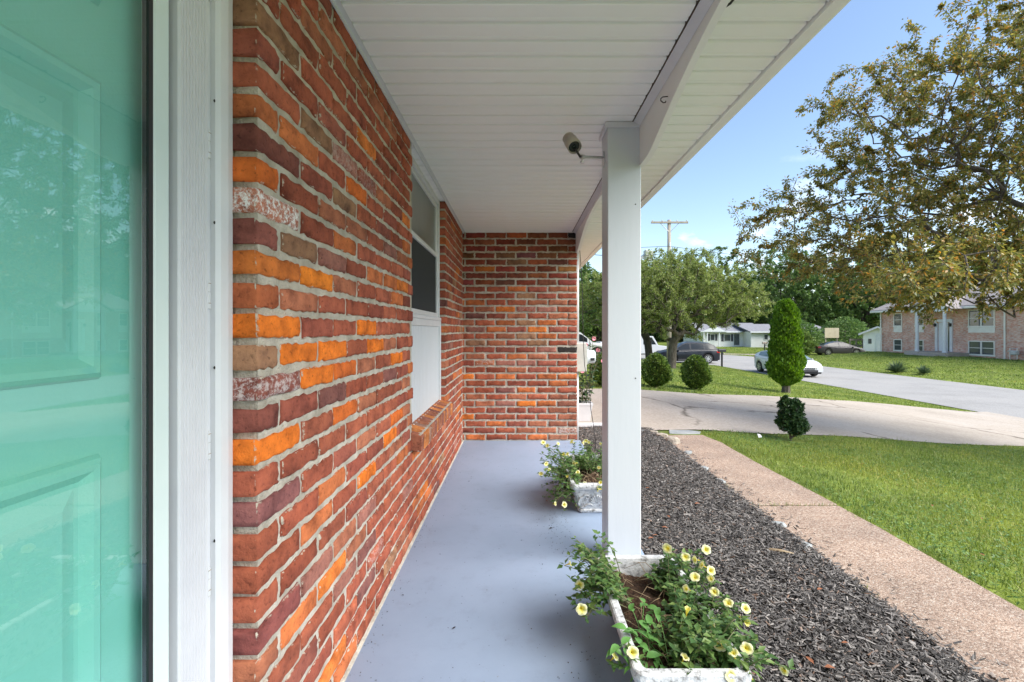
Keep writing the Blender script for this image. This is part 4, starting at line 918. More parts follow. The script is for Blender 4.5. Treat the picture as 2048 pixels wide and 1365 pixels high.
# dry stems on the soil
for nm, cy_ in (('by the foot of the post', 1.635), ('in the scroll-carved planter', 3.23)):
    m = MB(); g = random.Random(int(cy_*100))
    for k in range(60):
        x_, y_ = g.uniform(-.10, .12), g.uniform(-.27, .28); a = g.uniform(0, 6.28); l = g.uniform(.04, .12)
        m.tube([(x_, y_, .012), (x_+math.cos(a)*l*.5, y_+math.sin(a)*l*.5, g.uniform(.02, .055)), (x_+math.cos(a+.3)*l, y_+math.sin(a+.3)*l, g.uniform(.006, .04))], [.0016, .0013, .0008], 4)
    o = m.build('dry_stems', MAT['dry_stem'], smooth=True); o.location = (0.495, cy_, .15); tag(o, 'tangle of dry brown stems lying on the soil '+nm, 'stems', kind='stuff')
# broad-leaved weed in the near planter
def broad_leaf(l, w):
    m = MB(); n = 7; L_, Cn, R_ = [], [], []
    for i in range(n+1):
        t = i/n; ww = w*math.sin(math.pi*min(1, t**0.75))*(1-0.25*t); z = 0.12*l*math.sin(t*2.2)-0.2*l*t*t
        L_.append((-ww, t*l, z+ww*0.30)); Cn.append((0, t*l, z)); R_.append((ww, t*l, z+ww*0.30))
    m.rings([[L_[i], Cn[i], R_[i]] for i in range(n+1)], False, False); me = m.mesh('leaf'); me.materials.append(MAT['lf_weed']); me.polygons.foreach_set('use_smooth', [True]*len(me.polygons)); return me
BLM = [broad_leaf(.05, .013), broad_leaf(.042, .012), broad_leaf(.056, .014)]
wd_ = empty('weed_plant', (0.42, 1.42, 0.15)); tag(wd_, 'bright green broad-leaved weed rooted among the petunias over the planter rim', 'plant')
g = random.Random(21); sm = MB()
for (px, py, Yd) in [(1266, 1223, 1.55), (1288, 1208, 1.58), (1298, 1212, 1.58), (1318, 1232, 1.52), (1280, 1245, 1.50), (1300, 1255, 1.48), (1262, 1265, 1.46), (1248, 1258, 1.44), (1300, 1280, 1.44), (1322, 1290, 1.42), (1290, 1310, 1.40), (1292, 1345, 1.36), (1330, 1340, 1.36), (1345, 1325, 1.38), (1318, 1325, 1.40), (1240, 1290, 1.40), (1250, 1310, 1.38), (1262, 1335, 1.34), (1340, 1358, 1.33), (1310, 1362, 1.33), (1275, 1285, 1.42), (1232, 1300, 1.39)]:
    q = Vector(W2(px, py, Yd)); 
    for k in range(2):
        o = bpy.data.objects.new('leaf', g.choice(BLM)); COL.objects.link(o); o.parent = wd_; o.location = q-Vector(wd_.location)+Vector((g.uniform(-.01, .01), g.uniform(-.01, .01), 0)); o.rotation_euler = (g.uniform(-.5, .3), g.uniform(-.35, .35), g.uniform(0, 6.28)); s = g.uniform(.75, 1.0); o.scale = (s, s, s)
    a = Vector((g.uniform(-.03, .05), g.uniform(-.05, .1), .005)); b_ = q-Vector(wd_.location)
    sm.tube([a, (a+b_)/2+Vector((0, 0, .015)), b_], [.0017, .0014, .001], 5)
sm.build('stems', MAT['lf_weed'], wd_)['kind'] = 'stuff'
# plant tag in the far planter
tg = MB(); tg.hexa([(0, 0, 0), (.024, 0, 0), (.024, .0015, 0), (0, .0015, 0), (0, .03, .085), (.024, .03, .085), (.024, .0315, .085), (0, .0315, .085)]); o = tg.build('plant_tag', MAT['trim']); o.location = (.345, 3.02, .145); o.rotation_euler = (0, R(-18), R(-15)); tag(o, 'white plastic plant tag with dark print stuck in the scroll-carved planter', 'tag')
for k, (u, v, w_, h_) in enumerate(((.005, .40, .008, .10), (.013, .50, .007, .16), (.004, .62, .012, .08))):
    y_ = v*.03-.0006; z_ = v*.085
    q = MB(); q.hexa([(u, y_, z_), (u+w_, y_, z_), (u+w_, y_+.0004, z_), (u, y_+.0004, z_), (u, y_+h_*.03, z_+h_*.085), (u+w_, y_+h_*.03, z_+h_*.085), (u+w_, y_+h_*.03+.0004, z_+h_*.085), (u, y_+h_*.03+.0004, z_+h_*.085)]); q.build('print', MAT['black'], o)

# debris on the porch and dead leaves on the mulch
def dead_leaf(loc, s, rz, mat, label, group, cat='leaf'):
    g = random.Random(int(loc[0]*1e4+loc[1]*1e3)); n = 6; Lr = []
    for i in range(n+1):
        t = i/n; w_ = 0.42*math.sin(math.pi*min(1, t**.8))*g.uniform(.8, 1.15)*s; c_ = 0.25*s*math.sin(t*3+g.uniform(-.3, .3))*g.uniform(.3, 1)
        Lr.append([(-w_, (t-.5)*2*s, c_*.6+w_*.45+.002), (0, (t-.5)*2*s, c_*.5+.002), (w_, (t-.5)*2*s, c_*.6+w_*.3+.002)])
    m = MB(); m.rings(Lr, False, False); o = m.build('dead_leaf', mat, smooth=True, fix=False); o.location = loc; o.rotation_euler = (0, 0, rz); tag(o, label, cat, group); return o
for (px, py, s) in [(1295, 978, .02), (1395, 1010, .022), (1345, 1140, .018), (1337, 1035, .018), (1330, 1056, .02), (1310, 1070, .018), (1302, 1075, .02), (1620, 1325, .022), (1660, 1340, .02), (1640, 1180, .018), (1690, 1290, .016)]:
    z = -0.14; Yd = (CH-z)*920/(py-661); x = (px-1037)/920*Yd
    if x < 1.8: dead_leaf((x, Yd, mulch_z(x, Yd)+.022), s, rnd.uniform(0, 6), MAT['dead_leaf'], 'reddish brown curled dead leaf lying on the dark bark mulch', 'dead leaves on the mulch')
for (px, py, s) in [(908, 1258, .010), (1102, 1058, .014), (1093, 1003, .012), (938, 964, .008), (806, 1192, .006), (1085, 1130, .006), (1125, 1108, .006), (945, 915, .006), (930, 1020, .005), (1000, 1000, .005), (880, 1110, .005), (1078, 1040, .006), (1050, 965, .005)]:
    Yd = CH*920/(py-661); x = (px-1037)/920*Yd; dead_leaf((x, Yd, 0.001), s, rnd.uniform(0, 6), MAT['dark_metal'] if s != .012 else MAT['dead_leaf'], 'small dark curled leaf scrap lying on the painted porch floor', 'leaf scraps on the porch floor')
# twig of bark on the mulch
Yd = 1.32*920/(1103-661); x = (1555-1037)/920*Yd
tw = MB(); tw.tube([(-.07, .03, .0), (-.03, .01, .008), (.02, -.006, .01), (.08, -.03, .006)], [.004, .012, .010, .003], 6); o = tw.build('bark_piece', MAT['dry_stem'], smooth=True); o.location = (x, Yd, -.155); tag(o, 'long pale strip of bark lying on the mulch beside the footpath', 'bark')
# edging stones
def stone(loc, sx_, sy_, sz_, seed, mat='stone'):
    bm = bmesh.new(); bmesh.ops.create_icosphere(bm, subdivisions=2, radius=1); g = random.Random(seed); ph = [g.uniform(0, 6) for _ in range(6)]
    for v in bm.verts:
        c = v.co; k = 1+.16*math.sin(3*c.x+ph[0])*math.sin(2.5*c.y+ph[1])+.10*math.sin(5*c.z+ph[2]+2*c.x); v.co = Vector((c.x*k*sx_, c.y*k*sy_, max(-.5, min(.62, c.z*k))*sz_))
    me = bpy.data.meshes.new('edging_stone'); bm.to_mesh(me); bm.free(); o = link_mesh('edging_stone', me, MAT[mat]); o.location = loc; o.rotation_euler = (0, 0, g.uniform(0, 3)); return o
sts = [(1345, 886, .10, .085, .10, 'larger tan edging stone at the far end of the path'), (1325, 876, .085, .07, .08, 'tan edging stone behind the larger one at the end of the path'), (1306, 868, .07, .06, .06, None), (1293, 861, .06, .055, .05, None), (1408, 940, .05, .09, .045, None), (1440, 965, .045, .075, .04, None), (1556, 1053, .045, .07, .045, None), (1607, 1092, .04, .06, .04, None), (1375, 908, .05, .06, .05, None), (1283, 866, .06, .05, .06, None)]
for i, (px, py, a, b_, c_, lb) in enumerate(sts):
    Yd = 1.36*920/(py-661); x = (px-1037)/920*Yd; o = stone((x, Yd, -.20), a, b_, c_*1.3, i, 'stone' if i < 4 else 'slate'); tag(o, lb or ('small grey edging stone sunk between mulch and footpath' if i > 3 else 'small tan edging stone at the driveway end of the mulch'), 'stone', 'edging stones along the mulch bed')
Yd = 1.37*920/(866-661); x = (1368-1037)/920*Yd
o = MB().prism([(-.22, -.09), (-.05, -.12), (.18, -.10), (.24, .02), (.1, .10), (-.16, .11)], 'z', -.06, .012).build('stepping_stone', MAT['slate'], bevel=.006); o.location = (x, Yd+.02, -.2); tag(o, 'flat grey stepping stone between the path and the driveway', 'stone')
# scrap of white paper on the lawn
Yd = 6.05; o = MB().hexa([(0, 0, 0), (.05, .01, .004), (.055, .05, .02), (.01, .05, .03), (.0, .0, .012), (.05, .01, .018), (.05, .05, .034), (.01, .05, .044)]).build('paper_scrap', MAT['trim']); xx = (1517-1037)/920*6.0; o.location = (xx, 6.0, Hs(xx, 6.0)+.03); tag(o, 'small crumpled scrap of white paper lying in the front lawn', 'litter')

# ------------------------------------------------------------------ beyond the porch end
em = empty('electric_meter', (0.62, 5.3, 0.7)); tag(em, 'grey electric meter box with round glass meter on the house corner', 'meter')
MB().box(.005, .150, -.10, .10, 0.0, .325).build('box', MAT['meter_grey'], em, bevel=.006)
MB().box(.150, .162, -.09, .09, .08, .30).build('cover', MAT['meter_grey'], em, bevel=.004)
m = MB().lathe([(.085, 0), (.085, .02), (.076, .024), (.075, .085), (.066, .098), (.001, .1)], (.162, 0, .165), 'x', 24, False); m.build('meter_glass', MAT['lamp'], em, smooth=True)
MB().box(.20, .245, -.078, -.073, .125, .155).build('label_plate', MAT['black'], em)
MB().tube([(.055, 0, .325), (.055, 0, 1.50)], .022, 12).build('conduit', MAT['trim'], em, smooth=True)
MB().tube([(.055, 0, 0), (.055, 0, -.88)], .018, 12).build('conduit', MAT['trim'], em, smooth=True)
cb = MB(); cp = [(1166, 655, 5.05), (1167, 690, 5.05), (1169, 730, 5.05), (1175, 765, 5.05), (1180, 790, 5.05), (1181, 815, 5.05), (1186, 845, 5.05), (1190, 875, 5.05), (1192, 905, 5.05)]
cb.tube([(.655, 5.0, 2.20), (.69, 5.0, 1.7)]+[W2(*c) for c in cp], .0035, 6); tag(cb.build('cable', MAT['black'], smooth=True), 'thin black cable hanging from the eave past the meter to the mulch', 'cable')
dp = empty('white_pipe', (.66, 6.45, -.19)); tag(dp, 'white drain pipe lying on the ground at the end of the mulch', 'pipe')
m = MB(); m.box(0, .62, -.035, .035, .0, .06); m.build('pipe', MAT['trim'], dp, bevel=.012); MB().box(.60, .66, -.042, .042, -.004, .068).build('end_collar', MAT['trim'], dp, bevel=.008)
pot = empty('flower_pot', (.985, 6.95, -.19)); tag(pot, 'white square tapered flower pot on the driveway by the house corner', 'pot')
m = MB(); q = lambda s, z: [(-s, -s, z), (s, -s, z), (s, s, z), (-s, s, z)]
m.rings([q(.085, 0), q(.115, .24), q(.122, .24), q(.122, .275), q(.108, .275), q(.100, .22)], True, True); m.build('pot_wall', MAT['trim'], pot, bevel=.003)
MB().box(-.099, .099, -.099, .099, .21, .235).build('soil', MAT['soil'], pot)
mv = empty('mandevilla', (.985, 6.95, .04)); tag(mv, 'tall climbing plant with pink flowers growing from the white pot', 'plant')
g = random.Random(8); sm = MB(); P_, D_, U_, l_, w_ = [], [], [], [], []
for k in range(12):
    a = g.uniform(0, 6.28); top = Vector((g.uniform(-.10, .22), g.uniform(-.1, .1), g.uniform(.45, 1.05))); pts_ = [Vector((.05*math.cos(a), .05*math.sin(a), 0))*(1-t)+top*t+Vector((.03*math.sin(7*t+k), .03*math.cos(6*t+k), 0)) for t in np.linspace(0, 1, 10)]
    sm.tube(pts_, .004, 5)
    for q_ in pts_[1:]:
        for _ in range(3):
            an = g.uniform(0, 6.28); P_.append(q_); D_.append((math.cos(an), math.sin(an), g.uniform(-.5, .4))); U_.append((g.uniform(-.4, .4), g.uniform(-.4, .4), 1)); s = g.uniform(.05, .10); l_.append(s); w_.append(s*.28)
    if k < 9:
        fm = MB().lathe([(.003, -.03), (.008, -.005), (.03, .004), (.034, .002)], n=10, caps=False)
        oriented(fm, pts_[-1]+Vector((g.uniform(0, .1), -.02, g.uniform(-.4, .02)*(k % 3 == 0))), (g.uniform(-.5, .5), -1, g.uniform(0, .5))).build('flower', MAT['pink'], mv)
sm.build('stems', MAT['stem'], mv)['kind'] = 'stuff'
V, F = leaf_quads(np.array([tuple(p) for p in P_]), np.array(D_), np.array(U_), np.array(l_), np.array(w_)); link_mesh('foliage', np_mesh('foliage', V, F), MAT['lf_holly'], mv)

# ------------------------------------------------------------------ shrubs
def rand_unit(n):
    v = nr.normal(0, 1, (n, 3)); return v/np.linalg.norm(v, axis=1, keepdims=True)
def shrub(name, label, x, y, prof, n, ls, mat, group=None, cat='shrub', trunk=(.03, .12), cluster=.0, up=0.0, rough=.24, inner=.25, z0=None):
    """prof: list of (height, radius); leaf clumps spread through the volume, most near the skin"""
    z = Hs(x, y) if z0 is None else z0; e = empty(name, (x, y, z)); tag(e, label, cat, group)
    hs = np.array([p[0] for p in prof]); rs = np.array([p[1] for p in prof])
    # area weighted heights
    hh = np.linspace(hs[0], hs[-1], 200); rr = np.interp(hh, hs, rs); cdf = np.cumsum(rr+.02); cdf /= cdf[-1]
    h = np.interp(nr.uniform(0, 1, n), cdf, hh); a = nr.uniform(0, 2*np.pi, n); r = np.interp(h, hs, rs)
    lump = 1+rough*(np.sin(a*3+h*9)*.5+np.sin(a*7+h*17+1.3)*.35+np.sin(a*13-h*31)*.3)
    t = np.where(nr.uniform(0, 1, n) < inner, nr.uniform(.35, .9, n), 1+nr.normal(0, .055, n)+(nr.uniform(0, 1, n) < .06)*nr.uniform(0, .22, n))
    rad = r*lump*t
    P = np.stack([rad*np.cos(a), rad*np.sin(a), h+nr.normal(0, .012, n)], -1)
    D = np.stack([np.cos(a), np.sin(a), np.full(n, .35+up)], -1)+rand_unit(n)*.75
    U = rand_unit(n)*.8+np.stack([np.cos(a)*.6, np.sin(a)*.6, np.ones(n)*.6], -1)
    l = nr.uniform(.7, 1.3, n)*ls
    V, F = leaf_quads(P, D, U, l, l*.30); link_mesh('crown', np_mesh('crown', V, F), MAT[mat], e)
    m = MB(); m.tube([(0, 0, -.03), (.01, 0, trunk[1]), (0, .01, (hs[0]+hs[-1])*.5), (0, 0, hs[-1]*.8)], [trunk[0]*1.25, trunk[0], trunk[0]*.7, .006], 8)
    for k in range(10):
        hh_ = rnd.uniform(trunk[1], hs[-1]*.8); an = rnd.uniform(0, 6.28); rr_ = np.interp(hh_+.05, hs, rs)*.85; m.tube([(0, 0, hh_-.03), (rr_*.6*math.cos(an), rr_*.6*math.sin(an), hh_+.06), (rr_*math.cos(an), rr_*math.sin(an), hh_+.12)], [trunk[0]*.5, trunk[0]*.3, .003], 5)
    m.build('trunk', MAT['bark'], e); return e
egg = lambda h, r: [(.05*h, .28*r), (.14*h, .62*r), (.28*h, .95*r), (.42*h, r), (.6*h, .93*r), (.78*h, .74*r), (.9*h, .5*r), (1.0*h, .12*r)]
gs = 'clipped shrubs along the far side of the driveway'
shrub('round_shrub', 'clipped egg-shaped green shrub in front of the leaning ornamental trunk beyond the driveway', 3.56, 11.9, egg(.87, .315), 7500, .056, 'lf_box', gs)
shrub('round_shrub', 'clipped egg-shaped green shrub between the tree trunk and the arborvitae', 4.82, 12.5, egg(.93, .32), 7500, .056, 'lf_box', gs)
shrub('round_shrub', 'clipped green shrub seen past the electric meter beyond the driveway', 2.12, 11.3, egg(.80, .30), 7500, .056, 'lf_box', gs)
shrub('arborvitae', 'tall bright green columnar arborvitae at the driveway edge', 8.6, 14.8, [(.22, .08), (.34, .25), (.5, .38), (.8, .44), (1.3, .40), (1.9, .36), (2.4, .30), (2.7, .245), (2.86, .17), (2.95, .06)], 34000, .085, 'lf_thuja', cat='tree', trunk=(.11, .3), up=1.6, rough=.16, inner=.15)
# yucca clumps on the lawn across the street
def yucca(x, y, s, label):
    z = Hs(x, y); e = empty('yucca', (x, y, z)); n = 150; a = nr.uniform(0, 6.28, n); el = nr.uniform(.15, 1.45, n); P = np.zeros((n, 3)); P[:, 2] = nr.uniform(0, .1, n)
    D = np.stack([np.cos(a)*np.cos(el), np.sin(a)*np.cos(el), np.sin(el)], -1); l = nr.uniform(.35, .65, n)*s
    V, F = leaf_quads(P, D, np.tile([0, 0, 1.0], (n, 1)), l, np.full(n, .022*s)); link_mesh('leaves', np_mesh('leaves', V, F), MAT['lf_yucca'], e); tag(e, label, 'plant', 'spiky plants on the far lawn')
MAT['lf_yucca'] = leaf_mat('yucca_leaf', [(0.08, 0.13, 0.07), (0.16, 0.22, 0.12)], None, .5, .15)
yucca(22.6, 27.5, 1.25, 'larger spiky grey green yucca by the kerb of the far lawn'); yucca(22.9, 26.0, .95, 'smaller spiky yucca beside the larger one on the far lawn')

# ------------------------------------------------------------------ trees
def tree(name, label, base, blobs, n_attr, leaves, ls, mat, bark='bark', r_tip=.006, group=None, trunk_to=None, cat='tree', seed=1, spread=.25, leaf_asp=.3, trunk_r=None, lean=None, droop=0.0, keep=None, zmin=.6):
    """blobs: ellipsoids (cx,cy,cz,rx,ry,rz) in world space, filled with branch ends; leaves gather along the outer twigs"""
    rg = np.random.default_rng(seed); bx, by = base; bz = Hs(bx, by)-.05
    vol = np.array([b_[3]*b_[4]*b_[5] for b_ in blobs])**.8; pick = rg.choice(len(blobs), n_attr, p=vol/vol.sum()); B = np.array(blobs)[pick]
    u = rg.normal(0, 1, (n_attr, 3)); u /= np.linalg.norm(u, axis=1, keepdims=True); rad = rg.uniform(.05, 1, n_attr)**(1/2.4); A = B[:, :3]+u*rad[:, None]*B[:, 3:]
    A = A[A[:, 2] > bz+zmin]
    if keep is not None: A = A[keep(A)]
    top = np.array(trunk_to if trunk_to is not None else [bx, by, bz+1.5]); root = np.array([bx, by, bz])
    nodes = [root+(top-root)*t+np.array([.05*math.sin(4*t+seed), .05*math.cos(3*t), 0])*t for t in np.linspace(0, 1, 5)]; par = [-1, 0, 1, 2, 3]; plen = [np.linalg.norm(q-root) for q in nodes]
    order = np.argsort(np.linalg.norm(A-top, axis=1)); NP = np.zeros((len(nodes)+len(A)*3, 3)); NP[:5] = nodes; PL = np.zeros(len(NP)); PL[:5] = plen; cnt = 5; ends = []
    for i in order:
        p = A[i]; d = np.linalg.norm(NP[1:cnt]-p, axis=1)+spread*PL[1:cnt]; d[0:2] += 3; j = int(np.argmin(d))+1; q = NP[j]; L_ = np.linalg.norm(p-q); k = 1 if L_ < .5 else 2
        prev = j
        for s in range(1, k+1):
            t = s/k; c = q+(p-q)*t
            if s < k: c = c+rg.normal(0, .06*L_, 3)+np.array([0, 0, .05*L_])
            NP[cnt] = c; par.append(prev); PL[cnt] = PL[prev]+L_/k; prev = cnt; cnt += 1
        ends.append(prev)
    NP = NP[:cnt]; par = np.array(par); w = np.zeros(cnt); nch = np.bincount(par[1:], minlength=cnt)
    for i in range(cnt-1, 0, -1):
        if nch[i] == 0: w[i] = 1
        w[par[i]] += w[i]
    rr = r_tip*np.sqrt(np.maximum(w, 1))**1.02
    if trunk_r: rr = rr*min(1.6, max(.4, trunk_r/rr[0])); rr = np.maximum(rr, r_tip*.6)
    e = empty(name, (bx, by, bz)); tag(e, label, cat, group)
    # wood as tapered prisms
    i = np.arange(1, cnt); a_, b_ = NP[par[i]], NP[i]; ra = np.minimum(rr[par[i]], rr[i]*1.5+.002); rb = rr[i]
    T = b_-a_; T /= np.maximum(np.linalg.norm(T, axis=1, keepdims=True), 1e-6); ref = np.where(np.abs(T[:, 2:3]) > .9, [[1., 0, 0]], [[0, 0, 1.]]); S = np.cross(T, ref); S /= np.linalg.norm(S, axis=1, keepdims=True); U = np.cross(S, T)
    trunk = rb > rr[0]*.35
    for nm, sel, ns in (('trunk', trunk, 10), ('branches', ~trunk, 5)):
        if not sel.any(): continue
        ang = np.arange(ns)*2*np.pi/ns; ca, sa = np.cos(ang)[None, :, None], np.sin(ang)[None, :, None]
        r0 = (a_[sel]-T[sel]*rb[sel][:, None]*.3)[:, None, :]+(S[sel][:, None, :]*ca+U[sel][:, None, :]*sa)*ra[sel][:, None, None]; r1 = b_[sel][:, None, :]+(S[sel][:, None, :]*ca+U[sel][:, None, :]*sa)*rb[sel][:, None, None]
        V = np.concatenate([r0, r1], 1).reshape(-1, 3)-np.array([bx, by, bz]); k = sel.sum(); base_i = np.arange(k)[:, None, None]*2*ns; jj = np.arange(ns)
        F = (base_i+np.stack([jj, (jj+1) % ns, ns+(jj+1) % ns, ns+jj], -1)[None]).reshape(-1, 4); wo = link_mesh(nm, np_mesh(nm, V, F), MAT[bark], e, True)
        if nm == 'branches': wo['kind'] = 'stuff'
    # leaves along thin segments
    thin = np.where(w[1:] <= 3)[0]+1; pk = rg.choice(thin, leaves); t = rg.uniform(.15, 1.1, leaves)[:, None]; P = NP[par[pk]]*(1-t)+NP[pk]*t; sd = NP[pk]-NP[par[pk]]; sl = np.linalg.norm(sd, axis=1, keepdims=True)
    off = rg.normal(0, 1, (leaves, 3)); off /= np.linalg.norm(off, axis=1, keepdims=True); P = P+off*np.minimum(sl*.30, 3.2*ls)*rg.uniform(.1, 1, (leaves, 1))
    D = off+sd/np.maximum(sl, 1e-6)*.7+np.array([0, 0, -droop]); Un = rg.normal(0, .5, (leaves, 3))+np.array([0, 0, 1.]); l = rg.uniform(.65, 1.25, leaves)*ls
    V, F = leaf_quads(P-np.array([bx, by, bz]), D, Un, l, l*leaf_asp); link_mesh('crown', np_mesh('crown', V, F), MAT[mat], e)
    return e
# crabapple on the front lawn: trunk just outside the frame
tree('crabapple_tree', 'bronze and yellow green crabapple spreading low over the front lawn', (9.0, 6.9),
     [(8.4, 7.2, 3.3, 2.6, 2.4, 1.5), (6.6, 7.8, 3.15, 2.4, 1.5, 1.15), (7.6, 7.0, 4.9, 2.1, 2.0, 1.6), (6.2, 7.2, 2.25, 1.8, 1.4, .70), (7.4, 6.2, 2.2, 2.0, 1.2, .75), (8.6, 6.4, 2.3, 1.9, 1.5, .9), (9.0, 6.6, 5.6, 2.0, 2.2, 1.5), (5.1, 8.0, 2.75, 1.5, .9, .75), (4.6, 8.3, 3.4, 1.0, .5, .30), (5.6, 7.8, 3.9, .9, .6, .45), (10.0, 6, 4, 2.4, 2.4, 2), (5.7, 5.7, 2.0, 1.4, .9, .48), (4.75, 5.1, 1.78, .9, .6, .34), (6.6, 6.6, 1.75, 1.6, 1.0, .5), (6.4, 7.6, 4.7, 1.7, 1.2, 1.0), (5.2, 6.2, 1.78, 1.0, .7, .32), (5.1, 7.6, 4.7, .3, .25, .5)],
     4300, 210000, .054, 'lf_crab', 'bark', r_tip=.0025, trunk_to=(8.9, 6.9, 1.5), seed=4, droop=.55, leaf_asp=.27, trunk_r=.15, spread=.2)
# grey green ornamental trees on the island
tree('ornamental_tree', 'spreading grey green ornamental tree with short thick trunk behind the clipped shrubs', (7.75, 23.3),
     [(7.9, 23.3, 2.7, 3.2, 3.0, 2.2), (9.8, 23.2, 2.6, 2.6, 2.4, 1.4), (6.3, 23.2, 2.8, 2.6, 2.5, 1.9), (8.4, 23.2, 4.3, 1.6, 1.6, 1.2), (11.0, 23.0, 2.5, 1.9, 1.7, .9), (10.6, 23.4, 3.4, 1.8, 1.6, 1.1)],
     1900, 90000, .082, 'lf_cherry', 'bark', r_tip=.006, trunk_to=(7.85, 23.3, .55), seed=2, trunk_r=.21, group='ornamental trees beyond the driveway')
tree('ornamental_tree', 'grey green ornamental tree with leaning trunk close behind the porch post', (7.3, 25.6),
     [(6.6, 25.6, 3.0, 2.6, 2.6, 2.0), (7.9, 25.4, 4.2, 2.0, 2.0, 1.5), (5.0, 25.6, 3.0, 2.0, 2.0, 1.7)],
     1100, 48000, .095, 'lf_cherry', 'bark_dark', r_tip=.007, trunk_to=(7.15, 25.6, .7), seed=6, trunk_r=.2, group='ornamental trees beyond the driveway')
bx_, by_ = hole_bush; bz_ = Hs(bx_, by_)
tree('small_bush', 'small dark green bush with short bare stem at the lawn edge by the driveway', (bx_, by_),
     [(bx_, by_, bz_+.27, .18, .16, .17), (bx_-.05, by_, bz_+.42, .14, .13, .15), (bx_-.08, by_, bz_+.50, .07, .07, .10), (bx_+.09, by_, bz_+.20, .13, .13, .11), (bx_+.05, by_, bz_+.45, .10, .10, .11), (bx_-.10, by_, bz_+.28, .11, .1, .12), (bx_, by_-.06, bz_+.2, .14, .1, .12)],
     620, 15000, .034, 'lf_holly', 'bark', r_tip=.0013, trunk_to=(bx_, by_, bz_+.08), seed=15, cat='shrub', trunk_r=.017, zmin=.11, leaf_asp=.3)
# woods behind
gb = 'tall trees of the wood behind the houses'
WD = [(16, 92, 15, 6.5), (25, 95, 17, 7), (33, 90, 18.5, 7), (41, 94, 20, 8), (49, 88, 19, 7.5), (57, 93, 21, 8), (64, 86, 20, 7.5), (73, 90, 21, 8), (82, 84, 21, 8), (93, 86, 22, 8.5), (45, 76, 15, 5.5), (56, 74, 15.5, 5.5), (65, 70, 16, 6), (9, 84, 13, 6), (100, 70, 20, 8)]
dsc = ['beside the utility pole', 'over the ranch roof ridge', 'behind the ranch house gable', 'behind the arborvitae tip', 'behind the tan board', 'above the grey sedan', 'beside the white shed', 'behind the pale brick house', 'behind the pale brick house roof', 'beyond the pale brick house', 'in front over the ranch garage', 'in front above the sedan', 'in front behind the shed', 'seen past the ornamental tree', 'past the far end of the pale brick house']
for i, (x, y, h, r) in enumerate(WD):
    z = -1.3; blobs = [(x, y, z+h*.62, r, r, h*.36), (x+r*.4, y-1.5, z+h*.42, r*.8, r*.7, h*.26), (x-r*.45, y-1, z+h*.5, r*.75, r*.7, h*.28), (x, y-1, z+h*.25, r*.9, r*.7, h*.16)]
    tree('wood_tree', ('tall dark green woodland tree ' if i % 3 else 'tall lighter green woodland tree ')+dsc[i], (x, y), blobs, 420, 15000, .40, 'lf_wood' if i % 3 else 'lf_wood2', 'bark_dark', r_tip=.02, group=gb, trunk_to=(x, y, z+h*.35), seed=40+i, trunk_r=.36, leaf_asp=.36)
tree('broadleaf_tree', 'dark green tree beyond the trucks past the end of the porch', (5.6, 48), [(5.6, 48, 5.3, 3.2, 3, 3.4), (8.5, 49, 4.2, 3.2, 3, 2.8), (3.5, 49, 4.6, 2.4, 2.6, 3.0)], 500, 20000, .26, 'lf_wood', 'bark_dark', r_tip=.014, trunk_to=(5.6, 48, 1.2), seed=77, trunk_r=.25)
tree('broadleaf_tree', 'lighter green tree behind the utility pole beyond the turning circle', (12.5, 62), [(12.5, 62, 5.2, 4.6, 4, 3.8), (17, 63, 4.6, 4, 4, 3.2), (8, 63, 4.4, 4, 4, 3.2)], 600, 24000, .28, 'lf_wood2', 'bark_dark', r_tip=.014, trunk_to=(12.5, 62, 1.2), seed=78, trunk_r=.28)
shrub('leafy_bush', 'pale green loose bush in front of the ranch house garage', 29.0, 47.5, [(.1, .5), (.5, 1.1), (1.2, 1.2), (1.9, .9), (2.4, .5), (2.7, .1)], 5000, .20, 'lf_wood2', cat='bush', trunk=(.05, .2), rough=.3)
shrub('leafy_bush', 'rounded dark hedge bush in front of the wood beside the ranch house porch', 14.6, 60.5, [(.1, 1.2), (.8, 1.9), (1.8, 1.8), (2.6, 1.1), (2.9, .2)], 4500, .24, 'lf_wood', cat='bush', trunk=(.06, .2), rough=.2)
shrub('leafy_bush', 'low dark bush at the wood edge beside the tan board', 36.5, 60, [(.1, 1.4), (1, 2.4), (2.2, 2.2), (3.2, 1.2), (3.8, .2)], 5000, .26, 'lf_wood', cat='bush', trunk=(.06, .2), rough=.25)
shrub('leafy_bush', 'low dark bush at the wood edge behind the white shed', 44, 62, [(.1, 1.6), (1, 2.8), (2.4, 2.5), (3.6, 1.4), (4.2, .2)], 5000, .26, 'lf_wood', cat='bush', trunk=(.06, .2), rough=.25)

n = 42000; x = nr.uniform(-6, 112, n); y = 97+nr.normal(0, 3, n); top_ = 6.5+2.2*np.sin(x*.31)+1.4*np.sin(x*.83+1); z = -1.4+np.maximum(.1, top_*nr.uniform(0, 1, n)**.8)
V, F = leaf_quads(np.stack([x, y, z], -1), rand_unit(n), rand_unit(n)+np.array([0, -.5, .6]), nr.uniform(.5, .95, n), nr.uniform(.2, .36, n))
tag(link_mesh('undergrowth', np_mesh('undergrowth', V, F), MAT['lf_wood']), 'dense dark undergrowth closing the wood behind the houses', 'undergrowth', kind='stuff')
n = 900; x = np.where(nr.uniform(0, 1, n) < .45, XW+.014+np.abs(nr.normal(0, .03, n)), nr.uniform(-.55, .62, n)); y = nr.uniform(1.1, 4.8, n)
near_ = nr.uniform(0, 1, n) < .4; x = np.where(near_, .30-np.abs(nr.normal(0, .10, n)), x); y = np.where(near_, nr.choice([2.75, 3.0, 1.5], n)+nr.normal(0, .25, n), y)
s = nr.uniform(.0008, .0034, n); P = np.stack([x, y, np.full(n, .0006)], -1); dv = rand_unit(n); dv[:, 2] = np.abs(dv[:, 2])*.4
